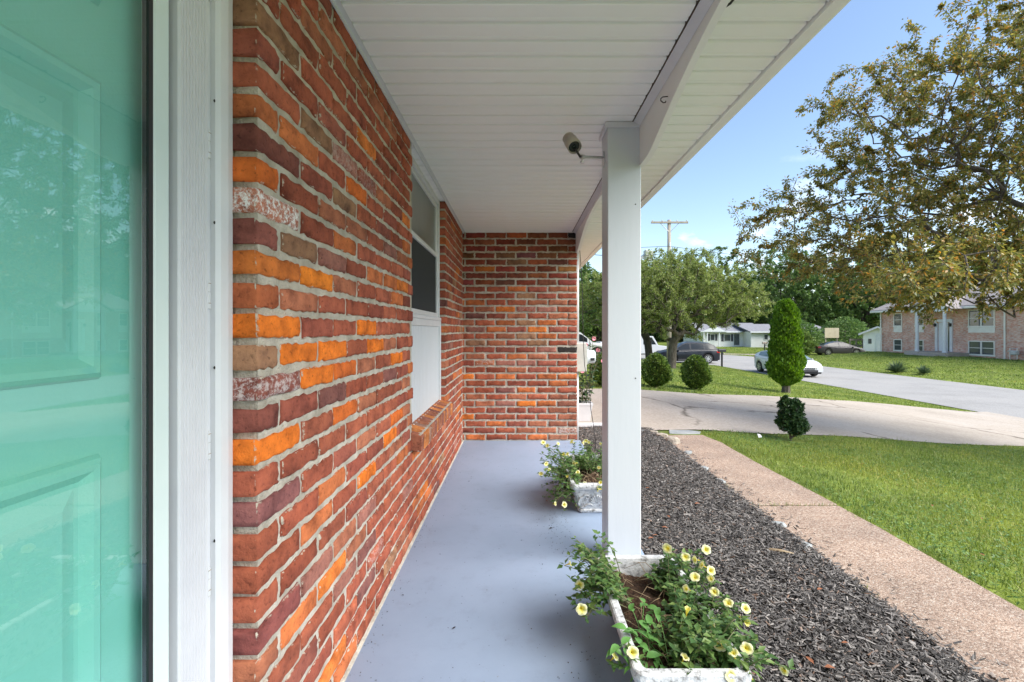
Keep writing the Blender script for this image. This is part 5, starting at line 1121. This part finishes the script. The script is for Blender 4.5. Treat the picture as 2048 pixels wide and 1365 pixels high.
a_ = P; b_ = P+dv*s[:, None]*2; c_ = P+np.stack([-dv[:, 1], dv[:, 0], np.zeros(n)], -1)*s[:, None]; d_ = P+np.stack([np.zeros(n), np.zeros(n), s], -1)
V = np.stack([a_, b_, c_, d_], 1).reshape(-1, 3); q = np.arange(n)[:, None]*4
tag(link_mesh('crumbs', np_mesh('crumbs', V, np.concatenate([q+np.array(t) for t in ((0, 1, 2), (0, 1, 3), (1, 2, 3), (0, 2, 3))])), MAT['mulch']), 'scattered specks of dirt and leaf crumbs on the porch floor', 'dirt', kind='stuff')

for k in range(14):
    px, py = rnd.uniform(1500, 2030), rnd.uniform(905, 1150); Yd = 1.6*920/(py-661); x = (px-1037)/920*Yd; Yd = (CH-Hs(x, Yd))*920/(py-661); x = (px-1037)/920*Yd
    if x > 2.6: dead_leaf((x, Yd, Hs(x, Yd)+.045), rnd.uniform(.012, .02), rnd.uniform(0, 6), MAT['dead_leaf'], 'fallen brown leaf caught in the front lawn grass', 'fallen leaves on the front lawn')
# ------------------------------------------------------------------ vehicles
def car(name, label, loc, rz, L, Wd, top, belt_pts, roof_pts, wr, wheels, wrad, paint, glass, pillars, group='vehicles along the street', side_glass=None, lights=True, gx=None, alloy='alloy', clad=None):
    """local x forward. belt_pts: (x, z) of the body's upper edge (deck, belt, bonnet); roof_pts: (x, z) of the roof line from rear glass foot to windscreen foot"""
    e = empty(name, loc, rz); tag(e, label, 'car', group)
    bxs, bzs = zip(*belt_pts); rxs, rzs = zip(*roof_pts); h = L/2
    xs = sorted(set([round(x, 3) for x in np.linspace(-h, h, 70)]+[round(w+d, 3) for w in wheels for d in np.linspace(-wrad*1.2, wrad*1.2, 17)]))
    def hw(x):
        t = max(0, (abs(x)-h*.62)/(h*.38)); return Wd/2*(1-.20*t**2.4)
    def zb(x):
        z = .20+.10*max(0, (abs(x)-h*.80)/(h*.20))**1.5; ra = wrad*1.16
        for w in wheels:
            if abs(x-w) < ra: z = max(z, wrad+math.sqrt(max(0, ra*ra-(x-w)**2)))
        return z
    rings = []
    for x in xs:
        w = hw(x); b0 = zb(x); t = float(np.interp(x, bxs, bzs)); mid = .22+(t-.22)*.55
        half = [(w*.93, b0), (w*.985, max(b0+.005, .30)), (w, max(b0+.012, mid)), (w*.985, max(b0+.02, t-.11)), (w*.94, max(b0+.03, t-.03)), (w*.84, max(b0+.04, t)), (w*.45, max(b0+.05, t+.025)), (0, max(b0+.05, t+.032))]
        full = half+[(-a, b_) for a, b_ in reversed(half[:-1])]
        rings.append([(x, a, b_) for a, b_ in full])
    m = MB(); m.rings(rings, False, False); k = len(rings[0]); m.f.append(tuple(range(k))); m.f.append(tuple(reversed(range(len(m.v)-k, len(m.v)))))
    body = m.build('body', MAT[paint], e, smooth=False, fix=True)
    me = body.data; me.polygons.foreach_set('use_smooth', [len(p.vertices) == 4 for p in me.polygons])
    MB().box(-h*.93, h*.93, -Wd*.40, Wd*.40, .19, .62).build('underbody', MAT['plastic'], e)
    # greenhouse
    gx0, gx1 = rxs[0], rxs[-1]; ztop = max(rzs); st = sorted(set([round(v, 3) for v in np.linspace(gx0, gx1, 44)]+[round(v, 3) for p in pillars for v in p]+[round(v, 3) for v in rxs]))
    paintm, ws, rw, sw = MB(), MB(), MB(), {}
    def sect(x):
        zr = float(np.interp(x, rxs, rzs)); zbelt = float(np.interp(x, bxs, bzs))-.01; wb = hw(x)*.90; f = max(0, min(1, (zr-zbelt)/(ztop-zbelt+1e-6))); we = wb+(wr-wb)*f; ze = max(zbelt, zr-.045*f)
        return zbelt, wb, ze, we, zr
    def inpillar(x):
        return any(a <= x <= b_ for a, b_ in pillars)
    fx = [x for x, z in roof_pts if z > ztop-.10]; xa, xb = min(fx), max(fx)
    cnt = 0; segkey = None
    for x0, x1 in zip(st[:-1], st[1:]):
        A, B_ = sect(x0), sect(x1); xm = (x0+x1)/2
        tgt = paintm if xa <= xm <= xb else (ws if xm > xb else rw)
        tgt.add([(x0, A[3], A[2]), (x1, B_[3], B_[2]), (x1, B_[3]*.5, B_[4]+.012), (x0, A[3]*.5, A[4]+.012), (x1, 0, B_[4]+.018), (x0, 0, A[4]+.018), (x1, -B_[3]*.5, B_[4]+.012), (x0, -A[3]*.5, A[4]+.012), (x1, -B_[3], B_[2]), (x0, -A[3], A[2])], [(0, 1, 2, 3), (3, 2, 4, 5), (5, 4, 6, 7), (7, 6, 8, 9)])
        tall = min(A[2]-A[0], B_[2]-B_[0]) > .10
        isw = (not inpillar(xm)) and tall and gx0+.04 < xm < gx1-.04
        key = sum(1 for p in pillars if p[1] < xm)
        for s in (1, -1):
            def P(S, f): return (S[1]+(S[3]-S[1])*f)*s, S[0]+(S[2]-S[0])*f
            lv = [0, .10, .86, 1]
            for q in range(3):
                a0, z0 = P(A, lv[q]); a1, z1 = P(A, lv[q+1]); b0, y0_ = P(B_, lv[q]); b1, y1_ = P(B_, lv[q+1])
                t_ = sw.setdefault((s, key), MB()) if (isw and q == 1) else paintm
                t_.add([(x0, a0, z0), (x1, b0, y0_), (x1, b1, y1_), (x0, a1, z1)], [(0, 1, 2, 3)])
    paintm.build('roof', MAT[paint], e, fix=False, smooth=True)
    if ws.v: ws.build('windscreen', MAT[glass], e, fix=False, smooth=True)
    if rw.v: rw.build('rear_window', MAT[glass], e, fix=False, smooth=True)
    for kk, mm_ in sw.items(): mm_.build('side_window', MAT[side_glass or glass], e, fix=False)
    # wheels
    for w in wheels:
        for s in (1, -1):
            yo = s*(Wd/2-.115); wh = empty('wheel', (w, yo, wrad), 0, e)
            MB().lathe([(wrad*.62, -.10), (wrad*.93, -.10), (wrad, -.07), (wrad, .07), (wrad*.93, .10), (wrad*.62, .10)], (0, 0, 0), 'y', 28, True).build('tyre', MAT['tyre'], wh, smooth=False)
            m = MB(); m.lathe([(wrad*.66, s*.100), (wrad*.66, s*.108), (wrad*.60, s*.106)], (0, 0, 0), 'y', 28, False); m.lathe([(wrad*.14, s*.104), (wrad*.12, s*.112), (.001, s*.113)], (0, 0, 0), 'y', 12, False)
            for q in range(7):
                a = q*2*math.pi/7; c_, s_ = math.cos(a), math.sin(a); px_, pz_ = -s_, c_; w0, w1 = .034, .022; r0, r1 = wrad*.1, wrad*.63
                pts_ = [(c_*r0+px_*w0, s_*r0+pz_*w0), (c_*r1+px_*w1, s_*r1+pz_*w1), (c_*r1-px_*w1, s_*r1-pz_*w1), (c_*r0-px_*w0, s_*r0-pz_*w0)]
                m.prism(pts_, 'y', s*.102, s*.110)
            m.build('rim', MAT[alloy], wh)
    # lamps, mirrors, plates, trim
    zf = float(np.interp(h-.1, bxs, bzs)); zr_ = float(np.interp(-h+.05, bxs, bzs))
    for s in (1, -1):
        w = hw(h-.12)
        MB().hexa([(h-.30, s*(hw(h-.30)*.90), zf-.17), (h-.015, s*(hw(h-.02)*.55), zf-.20), (h-.005, s*(hw(h-.02)*.55), zf-.11), (h-.28, s*(hw(h-.30)*.97), zf-.10), (h-.30, s*(hw(h-.3)*1.005), zf-.17), (h-.04, s*hw(h-.04)*.98, zf-.20), (h-.06, s*hw(h-.06)*.95, zf-.09), (h-.34, s*hw(h-.34)*.985, zf-.045)]).build('headlight', MAT['lamp'], e, bevel=.008)
        MB().hexa([(-h+.28, s*hw(h-.28)*.93, zr_-.22), (-h-.008, s*hw(h-.02)*.62, zr_-.22), (-h-.006, s*hw(h-.02)*.62, zr_-.08), (-h+.28, s*hw(h-.28)*.93, zr_-.10), (-h+.26, s*hw(h-.26)*1.008, zr_-.21), (-h+.02, s*hw(h-.02)*1.01, zr_-.24), (-h+.02, s*hw(h-.02)*1.0, zr_-.07), (-h+.30, s*hw(h-.30)*1.004, zr_-.12)]).build('taillight', MAT['red_lamp'], e, bevel=.006)
        mx_x = xb+(gx1-xb)*.72; MB().hexa([(mx_x-.06, s*hw(mx_x)*.93, zf+.16), (mx_x+.08, s*hw(mx_x)*.93, zf+.16), (mx_x+.05, s*hw(mx_x)*.93, zf+.26), (mx_x-.06, s*hw(mx_x)*.93, zf+.27), (mx_x-.06, s*(hw(mx_x)+.15), zf+.15), (mx_x+.03, s*(hw(mx_x)+.13), zf+.15), (mx_x+.02, s*(hw(mx_x)+.13), zf+.28), (mx_x-.06, s*(hw(mx_x)+.15), zf+.29)]).build('mirror', MAT[paint], e, bevel=.015)
        for hx in gx or (): MB().box(hx-.10, hx+.10, s*(Wd/2-.004) if s > 0 else -(Wd/2+.022), (Wd/2+.022) if s > 0 else -(Wd/2-.004), float(np.interp(hx, bxs, bzs))-.17, float(np.interp(hx, bxs, bzs))-.135).build('door_handle', MAT[paint], e, bevel=.006)
        if clad: MB().box(wheels[0]+wrad*1.17, wheels[1]-wrad*1.17, s*(Wd/2*.955) if s > 0 else -(Wd/2*1.012), (Wd/2*1.012) if s > 0 else -(Wd/2*.955), .20, .36).build('sill_trim', MAT['plastic'], e, bevel=.01)
    MB().box(h-.06, h+.012, -hw(h)*.62, hw(h)*.62, .30, .42).build('lower_grille', MAT['plastic'], e, bevel=.012)
    MB().box(h-.05, h+.020, -.26, .26, .43, .55).build('number_plate', MAT['plate'], e, bevel=.004)
    MB().box(h-.06, h+.010, -hw(h)*.55, hw(h)*.55, zf-.21, zf-.085).build('grille', MAT['chrome'], e, bevel=.012)
    MB().box(-h-.012, -h+.05, -.26, .26, zr_-.26, zr_-.14).build('number_plate', MAT['plate'], e, bevel=.004)
    MB().box(-h-.010, -h+.06, -hw(h)*.88, hw(h)*.88, .26, .40).build('rear_bumper_trim', MAT['plastic'], e, bevel=.015)
    return e
ZR = ROAD_Z+.003
car('white_hatchback', 'white hatchback driving past on the street behind the arborvitae', (15.75, 27.1, ZR), R(-90), 4.5, 1.79, 1.44,
    [(-2.25, 1.02), (-2.0, 1.08), (-1.2, .98), (0.2, .93), (.95, .93), (1.5, .87), (2.0, .74), (2.25, .60)], [(-2.05, 1.10), (-1.45, 1.32), (-.7, 1.43), (-.2, 1.44), (.25, 1.37), (.75, 1.14), (1.18, .94)], .58, (-1.36, 1.33), .33, 'paint_white', 'car_glass_light',
    [(-2.2, -1.55), (-.42, -.30), (.62, 1.3)], side_glass='car_glass_light', gx=(-.55, .35))
car('dark_suv', 'dark navy sport utility vehicle parked at the turning circle behind the tree', (13.15, 36.2, ZR), R(180), 4.75, 1.88, 1.68,
    [(-2.375, 1.04), (-2.2, 1.10), (-1.2, 1.08), (0.3, 1.04), (1.0, 1.03), (1.5, 1.0), (2.0, .92), (2.375, .74)], [(-2.22, 1.12), (-1.95, 1.42), (-1.6, 1.60), (-.6, 1.67), (.1, 1.66), (.45, 1.56), (1.02, 1.16), (1.28, 1.04)], .62, (-1.40, 1.35), .37, 'paint_black', 'car_glass',
    [(-2.4, -1.92), (-1.20, -1.10), (-.14, -.03), (.86, 1.4)], gx=(-.75, .30), clad=True)
car('grey_sedan', 'dark grey sedan parked on the lawn side before the white shed', (33.0, 47.6, Hs(33, 47.6)+.01), R(-6), 4.55, 1.78, 1.43,
    [(-2.27, .98), (-2.0, 1.03), (-1.4, 1.02), (-.6, .93), (0.3, .91), (.9, .92), (1.5, .86), (2.0, .74), (2.27, .58)], [(-1.75, 1.04), (-1.1, 1.29), (-.6, 1.40), (-.1, 1.43), (.3, 1.38), (.75, 1.18), (1.25, .93)], .57, (-1.33, 1.34), .33, 'paint_grey', 'car_glass',
    [(-1.9, -1.30), (-.30, -.20), (.72, 1.4)], gx=(-.55, .42))
car('white_pickup', 'white pickup truck standing past the electric meter beyond the lawn', (3.35, 31.0, Hs(4.5, 31)+.01), R(4), 5.5, 1.98, 1.85,
    [(-2.75, 1.22), (-.75, 1.22), (-.6, 1.18), (.5, 1.16), (1.3, 1.14), (2.2, 1.06), (2.75, .86)], [(-.68, 1.2), (-.55, 1.75), (-.3, 1.85), (.45, 1.86), (.75, 1.80), (1.45, 1.20), (1.55, 1.15)], .70, (-1.75, 1.75), .40, 'paint_white', 'car_glass',
    [(-.7, -.50), (.22, .32), (1.12, 1.6)], gx=(.15,))
# bucket truck behind the post: cab, utility body, lifted boom and bucket
bt = empty('bucket_truck', (9.6, 40.6, ZR), 0); tag(bt, 'white utility bucket truck with its boom raised behind the porch post', 'truck', 'vehicles along the street')
m = MB(); m.prism([(.9, .55), (3.4, .55), (3.5, .95), (3.3, 1.18), (2.45, 1.28), (2.0, 2.05), (.95, 2.10)], 'y', -1.0, 1.0); m.build('cab', MAT['paint_white'], bt, bevel=.05, seg=2)
for s in (-1, 1): MB().prism([(1.15, 1.35), (2.25, 1.35), (1.88, 1.95), (1.15, 1.97)], 'y', s*1.003, s*1.010).build('side_window', MAT['car_glass'], bt)
MB().hexa([(2.47, -.85, 1.33), (2.49, -.85, 1.33), (2.49, .85, 1.33), (2.47, .85, 1.33), (2.05, -.75, 2.0), (2.07, -.75, 2.0), (2.07, .75, 2.0), (2.05, .75, 2.0)]).build('windscreen', MAT['car_glass'], bt)
MB().box(-2.6, .8, -1.05, 1.05, .75, 1.55).build('utility_body', MAT['paint_white'], bt, bevel=.03)
for q in range(4): MB().box(-2.5+q*.82, -1.75+q*.82, -1.062, -1.05, .82, 1.5).build('locker_door', MAT['siding'], bt, bevel=.01)
MB().box(-2.6, 3.3, -.45, .45, .45, .74).build('chassis', MAT['plastic'], bt)
for w in (-1.5, 2.5):
    for s in (-1, 1):
        wh = empty('wheel', (w, s*.92, .42), 0, bt); MB().lathe([(.24, -.12), (.40, -.12), (.42, -.09), (.42, .09), (.40, .12), (.24, .12)], (0, 0, 0), 'y', 24, True).build('tyre', MAT['tyre'], wh); MB().lathe([(.25, s*.115), (.2, s*.09), (.08, s*.10), (.001, s*.12)], (0, 0, 0), 'y', 16, False).build('rim', MAT['alloy'], wh)
MB().lathe([(.35, 1.55), (.30, 2.0), (.28, 2.4)], (-1.2, 0, 0), 'z', 16).build('turret', MAT['paint_white'], bt)
MB().tube([(-1.2, 0, 2.35), (-2.6, 0, 5.6)], [.20, .16], 4).build('lower_boom', MAT['paint_white'], bt)
MB().tube([(-2.6, 0, 5.6), (.9, 0, 8.55), (1.62, 0, 9.35)], [.19, .15, .13], 6).build('upper_boom', MAT['paint_white'], bt)
MB().hexa([(1.55, -.35, 8.75), (2.05, -.35, 8.65), (2.05, .35, 8.65), (1.55, .35, 8.75), (1.50, -.38, 9.65), (2.25, -.38, 9.50), (2.25, .38, 9.50), (1.50, .38, 9.65)]).build('bucket', MAT['meter_grey'], bt, bevel=.05)

# ------------------------------------------------------------------ brick house across the street (facade along Y at x = 32)
HX, HY, HZ = 32.0, 34.5, -.78
bh = empty('brick_house', (HX, HY, HZ)); tag(bh, 'pale red brick split-level house with white columns across the street', 'house')
def hb(x0, x1, y0, y1, z0, z1): return MB().box(x0-HX, x1-HX, y0-HY, y1-HY, z0-HZ, z1-HZ)
hb(32.0, 41, 30.05, 40.5, -1.3, 2.80).build('wall', MAT['facade'], bh); hb(31.88, 41, 20.0, 30.045, -1.6, 2.80).build('wall', MAT['facade'], bh)
m = MB(); m.prism([(31.35-HX, 2.76-HZ), (36.5-HX, 4.85-HZ), (41.7-HX, 2.76-HZ), (41.7-HX, 2.92-HZ), (36.5-HX, 5.02-HZ), (31.35-HX, 2.92-HZ)], 'y', 19.5-HY, 41.0-HY); m.build('roof', MAT['shingle_brown'], bh)
MB().prism([(32.02-HX, 2.8-HZ), (40.98-HX, 2.8-HZ), (36.5-HX, 4.80-HZ)], 'y', 40.2-HY, 40.48-HY).build('gable_wall', MAT['siding'], bh)
hb(31.30, 31.42, 19.5, 41.0, 2.70, 2.86).build('gutter', MAT['cream'], bh, bevel=.02); hb(31.42, 32.0, 19.6, 40.9, 2.735, 2.755).build('soffit', MAT['cream'], bh)
for yy in (30.12, 40.42): hb(31.80, 31.87, yy-.05, yy+.05, -.9, 2.72).build('downspout', MAT['cream'], bh, bevel=.01)
def house_window(ya, yb, za, zb, panes=2, panel_z=None, xw=32.0):
    w = empty('window', (xw-HX, (ya+yb)/2-HY, za-HZ), 0, bh); hw_ = (yb-ya)/2; H_ = zb-za; t = .07
    m = MB(); m.box(-.05, .02, -hw_, -hw_+t, 0, H_); m.box(-.05, .02, hw_-t, hw_, 0, H_); m.box(-.05, .02, -hw_+t, hw_-t, H_-t, H_); m.box(-.06, .02, -hw_-.03, hw_+.03, -.05, t)
    for k in range(1, panes): c = -hw_+2*hw_*k/panes; m.box(-.05, .02, c-.05, c+.05, t, H_-t)
    m.build('frame', MAT['cream'], w)
    for k in range(panes):
        a = -hw_+2*hw_*k/panes+(t if k == 0 else .05); b_ = -hw_+2*hw_*(k+1)/panes-(t if k == panes-1 else .05)
        MB().box(-.012, -.004, a, b_, t, H_-t).build('pane', MAT['house_glass'], w); MB().box(-.03, -.012, a, b_, H_*.5-.02, H_*.5+.02).build('sash_rail', MAT['cream'], w)
    if panel_z is not None:
        m = MB(); m.box(-.04, .01, -hw_, hw_, panel_z-za, -.055); m.build('panel', MAT['cream'], w)
house_window(30.87, 32.7, 1.41, 2.62, 2, 1.0); house_window(30.87, 32.7, -.56, .44, 2)
house_window(36.3, 37.1, 1.5, 2.6, 1, 1.0); house_window(36.3, 37.1, -.56, .42, 1)
house_window(38.35, 39.2, 1.5, 2.6, 1, 1.0); house_window(38.35, 39.2, -.56, .42, 1)
hb(31.86, 31.875, 27.6, 28.1, .1, .45).build('vent', MAT['meter_grey'], bh)
dr = empty('door', (HX-HX, 34.57-HY, -.42-HZ), 0, bh)
m = MB(); m.box(-.09, .02, .50, .70, 0, 2.2); m.box(-.09, .02, -.70, -.50, 0, 2.2); m.box(-.11, .02, -.72, .72, 2.2, 2.42); m.build('surround', MAT['trim'], dr, bevel=.01)
MB().box(-.02, .01, .02, .46, .02, 2.18).build('leaf', MAT['trim'], dr, bevel=.01); MB().box(-.02, .01, -.48, -.30, .02, 2.18).build('side_light', MAT['house_glass'], dr); MB().box(-.02, .01, -.20, .0, .02, 2.18).build('side_light', MAT['house_glass'], dr); MB().box(-.025, .008, -.30, -.20, 0, 2.18).build('mullion', MAT['trim'], dr)
for s in (-1, 1): MB().lathe([(.02, -.12), (.07, -.10), (.09, .08), (.03, .14)], (-.16, s*.62, 1.98), 'z', 8).build('lantern', MAT['dark_metal'], dr)
hb(30.4, 31.99, 32.6, 36.3, -1.2, -.44).build('step_slab', MAT['driveway'], bh, bevel=.02); hb(30.0, 30.395, 33.2, 35.8, -1.2, -.62).build('step', MAT['driveway'], bh, bevel=.02)
for yy in (33.12, 35.40):
    MB().lathe([(.15, 0), (.15, .10), (.115, .14), (.105, 3.0), (.14, 3.06), (.15, 3.16)], (30.68-HX, yy-HY, -.44-HZ), 'z', 20).build('column', MAT['trim'], bh, smooth=False)
po = empty('portico', (30.68-HX, 34.26-HY, 2.7-HZ), 0, bh)
MB().prism([(-1.75, 0), (1.75, 0), (1.75, .10), (0, .85), (-1.75, .10)], 'x', -.05, .05).build('pediment', MAT['siding'], po)
m = MB(); m.prism([(-1.95, .0), (-1.85, -.04), (0, .86), (0, 1.0)], 'x', -.25, 2.6); m.build('roof_slope', MAT['shingle_brown'], po); m = MB(); m.prism([(1.95, .0), (1.85, -.04), (0, .86), (0, 1.0)], 'x', -.25, 2.6); m.build('roof_slope', MAT['shingle_brown'], po)
MB().box(-.12, .12, -1.6, 1.6, -.16, -.005).build('beam', MAT['trim'], po)
gm = empty('gas_meter', (31.6, 29.3, Hs(31.6, 29.3))); tag(gm, 'pale grey gas meter at the foot of the far brick house wall', 'meter')
MB().box(-.14, .14, -.2, .2, .32, .62).build('body', MAT['meter_grey'], gm, bevel=.06); MB().lathe([(.001, 0), (.11, .02), (.12, .10), (.001, .14)], (0, .28, .5), 'z', 14).build('regulator', MAT['metal'], gm); MB().tube([(0, -.15, .1), (0, -.15, .75), (0, .28, .75), (0, .28, .0)], .03, 8).build('pipe', MAT['metal'], gm)

# ------------------------------------------------------------------ white ranch house
RX, RY, RZ_ = 32.0, 66.0, -1.36
rh = empty('ranch_house', (RX, RY, RZ_)); tag(rh, 'low white ranch house with grey roof beyond the turning circle', 'house')
def rb(x0, x1, y0, y1, z0, z1): return MB().box(x0-RX, x1-RX, y0-RY, y1-RY, z0-RZ_, z1-RZ_)
rb(26.9, 35, 67, 75, -1.6, 1.0).build('wall', MAT['siding'], rh); rb(32.6, 43.3, 64.5, 73, -1.6, .98).build('wall', MAT['siding'], rh)
def gable_roof(x0, x1, y0, y1, ze, zr, mat, nm='roof'):
    m = MB(); ym = (y0+y1)/2
    m.prism([(y0-RY, ze-RZ_), (ym-RY, zr-RZ_), (y1-RY, ze-RZ_), (y1-RY, ze+.14-RZ_), (ym-RY, zr+.15-RZ_), (y0-RY, ze+.14-RZ_)], 'x', x0-RX, x1-RX); return m.build(nm, mat, rh)
gable_roof(26.2, 36, 66.3, 75.6, .88, 2.15, MAT['shingle']); gable_roof(32.2, 44.0, 63.9, 73.6, .86, 1.95, MAT['shingle'])
rb(26.2, 32.2, 66.22, 66.3, .84, 1.04).build('fascia', MAT['trim'], rh); rb(32.2, 44, 63.82, 63.9, .82, 1.02).build('fascia', MAT['trim'], rh)
for x0, x1, ym, y0, y1 in ((43.3, 43.32, 0, 64.5, 73),): MB().prism([(y0-RY, .98-RZ_), (y1-RY, .98-RZ_), ((y0+y1)/2-RY, 1.93-RZ_)], 'x', 43.2-RX, 43.3-RX).build('gable_wall', MAT['siding'], rh)
m = MB(); m.prism([(26.3-RX, .95-RZ_), (30.0-RX, .95-RZ_), (28.2-RX, 1.75-RZ_)], 'y', 66.05-RY, 66.2-RY); m.build('front_gable', MAT['trim'], rh)
for x0, x1, z0, z1, yy in ((27.9, 28.6, -.35, .62, 67), (29.9, 30.9, -.45, .62, 67), (34.4, 35.0, -.2, .6, 64.5)):
    w = empty('window', ((x0+x1)/2-RX, yy-RY, z0-RZ_), 0, rh); hw_ = (x1-x0)/2; H_ = z1-z0
    m = MB(); m.box(-hw_, hw_, -.05, .0, 0, .07); m.box(-hw_, hw_, -.05, 0, H_-.07, H_); m.box(-hw_, -hw_+.07, -.05, 0, .07, H_-.07); m.box(hw_-.07, hw_, -.05, 0, .07, H_-.07); m.build('frame', MAT['trim'], w); MB().box(-hw_+.07, hw_-.07, -.02, -.005, .07, H_-.07).build('pane', MAT['house_glass'], w)
    if yy == 67:
        for s in (-1, 1): MB().box(s*(hw_+.20)-.16, s*(hw_+.20)+.16, -.04, -.005, 0, H_).build('shutter', MAT['shutter'], w)
dd = empty('door', (37.3-RX, 64.5-RY, -1.3-RZ_), 0, rh); MB().box(-.62, .62, -.05, -.002, 0, 2.05).build('frame', MAT['trim'], dd); MB().box(-.5, .5, -.07, -.051, .03, 1.95).build('leaf', MAT['post'], dd, bevel=.01)
MB().box(31.4-RX, 32.1-RX, 66.9-RY, 66.99-RY, -.95-RZ_, .62-RZ_).build('door', MAT['house_glass'], rh)
for xx in (26.7, 27.2, 28.9): rb(xx-.06, xx+.06, 66.2, 66.32, -1.5, .88).build('porch_post', MAT['trim'], rh)

# shed, fence, board
SX, SY, SZ = 40.6, 52.0, -1.25
sh = empty('shed', (SX, SY, SZ), R(-36)); tag(sh, 'small white gabled shed beside the pale brick house', 'shed')
MB().box(-1.3, 1.3, 0, 4, -.2, 2.05).build('wall', MAT['siding'], sh); MB().prism([(-1.3, 2.05), (1.3, 2.05), (0, 2.70)], 'y', .02, 3.98).build('gable_wall', MAT['siding'], sh)
m = MB(); m.prism([(-1.75, 1.86), (0, 2.72), (1.75, 1.86), (1.75, 2.0), (0, 2.87), (-1.75, 2.0)], 'y', -.35, 4.3); m.build('roof', MAT['shingle'], sh)
m = MB(); m.prism([(-1.76, 1.83), (0, 2.68), (0, 2.86), (-1.76, 2.01)], 'y', -.40, -.352); m.prism([(1.76, 1.83), (0, 2.68), (0, 2.86), (1.76, 2.01)], 'y', -.40, -.352); m.build('bargeboard', MAT['trim'], sh)
MB().box(-.15, .75, -.05, -.004, .05, 1.95).build('door', MAT['trim'], sh, bevel=.01); MB().box(-.85, -.55, -.04, -.004, .9, 1.45).build('window', MAT['house_glass'], sh)
fe = empty('wooden_fence', (38.9, 54.0, -1.3)); tag(fe, 'low weathered wooden rail fence between the sedan and the shed', 'fence')
for k in range(4): MB().box(k*.75-.06, k*.75+.06, -.06, .06, -.2, 1.45).build('post', MAT['wood'], fe)
for zz in (.55, 1.25): MB().box(-.1, 2.4, -.10, -.061, zz, zz+.22).build('rail', MAT['wood'], fe)
tb = empty('notice_board', (37.8, 55.5, -1.3)); tag(tb, 'blank tan board on two posts at the wood edge', 'board')
MB().box(-.85, .85, -.04, .04, 1.55, 2.75).build('board', MAT['tan_board'], tb)
for s in (-.7, .7): MB().box(s-.05, s+.05, .045, .14, -.2, 2.6).build('post', MAT['wood'], tb)
# mailboxes
def mailbox(x, y, rz, label, mat):
    e = empty('mailbox', (x, y, Hs(x, y)), rz); tag(e, label, 'mailbox', 'mailboxes by the street')
    m = MB(); poly = [(-.085, 0), (.085, 0), (.085, .13)]+[(.085*math.cos(a), .13+.085*math.sin(a)) for a in np.linspace(.3, 2.84, 8)]+[(-.085, .13)]
    m.prism([(p[0], p[1]+1.05) for p in poly], 'x', -.26, .26); m.build('box', MAT[mat], e, bevel=.006)
    MB().box(-.05, .05, -.05, .05, -.1, 1.04).build('post', MAT['dark_metal'], e, bevel=.006); MB().tube([(0, -.06, .93), (0, -.11, .93)], .07, 12).build('rosette', MAT['dark_metal'], e); MB().box(-.1, .02, -.10, -.088, 1.12, 1.16).build('flag', MAT['dark_metal'], e)
mailbox(14.15, 32.0, R(0), 'black mailbox on a post at the grass edge behind the clipped shrub', 'dark_metal'); mailbox(27.3, 51.0, R(0), 'brown mailbox on a post in front of the ranch house', 'wood')
# utility pole and wires
up = empty('utility_pole', (11.1, 33.9, -1.4)); tag(up, 'wooden utility pole with a crossarm rising above the trees', 'pole')
MB().tube([(0, 0, 0), (0, 0, 5), (0, 0, 10.7)], [.17, .15, .12], 12).build('mast', MAT['pole'], up, smooth=True)
MB().box(-1.36, 1.36, -.17, -.06, 10.42, 10.56).build('crossarm', MAT['pole'], up, bevel=.01)
for s in (-1.25, -.55, .55, 1.25): MB().lathe([(.02, 0), (.05, .02), (.035, .06), (.05, .09), (.01, .13)], (s, -.11, 10.56), 'z', 10).build('insulator', MAT['meter_grey'], up)
for s in (-1, 1): MB().tube([(s*.7, -.11, 10.45), (0, -.10, 9.75)], .022, 6).build('brace', MAT['metal'], up)
MB().tube([(.0, -.15, 8.75), (0, -.15, 9.0)], .05, 8).build('bracket', MAT['metal'], up)
def wire(a, b_, sag, label):
    a, b_ = Vector(a), Vector(b_); pts_ = [a*(1-t)+b_*t-Vector((0, 0, sag*4*t*(1-t))) for t in np.linspace(0, 1, 25)]; tag(MB().tube(pts_, .017, 5).build('power_line', MAT['dark_metal']), label, 'wire', 'overhead wires')
wire((11.1, 33.8, 7.35), (48, 52, 8.2), .5, 'upper overhead wire running from the pole towards the wood'); wire((11.1, 33.8, 6.95), (48, 52, 7.6), .6, 'lower overhead wire running from the pole towards the wood')
wire((11.1, 33.8, 7.35), (-22, 36, 7.4), .3, 'overhead wire running from the pole behind the porch'); wire((11.1, 33.8, 6.9), (2.0, 20.0, 4.6), .25, 'service wire dropping from the pole towards the house')
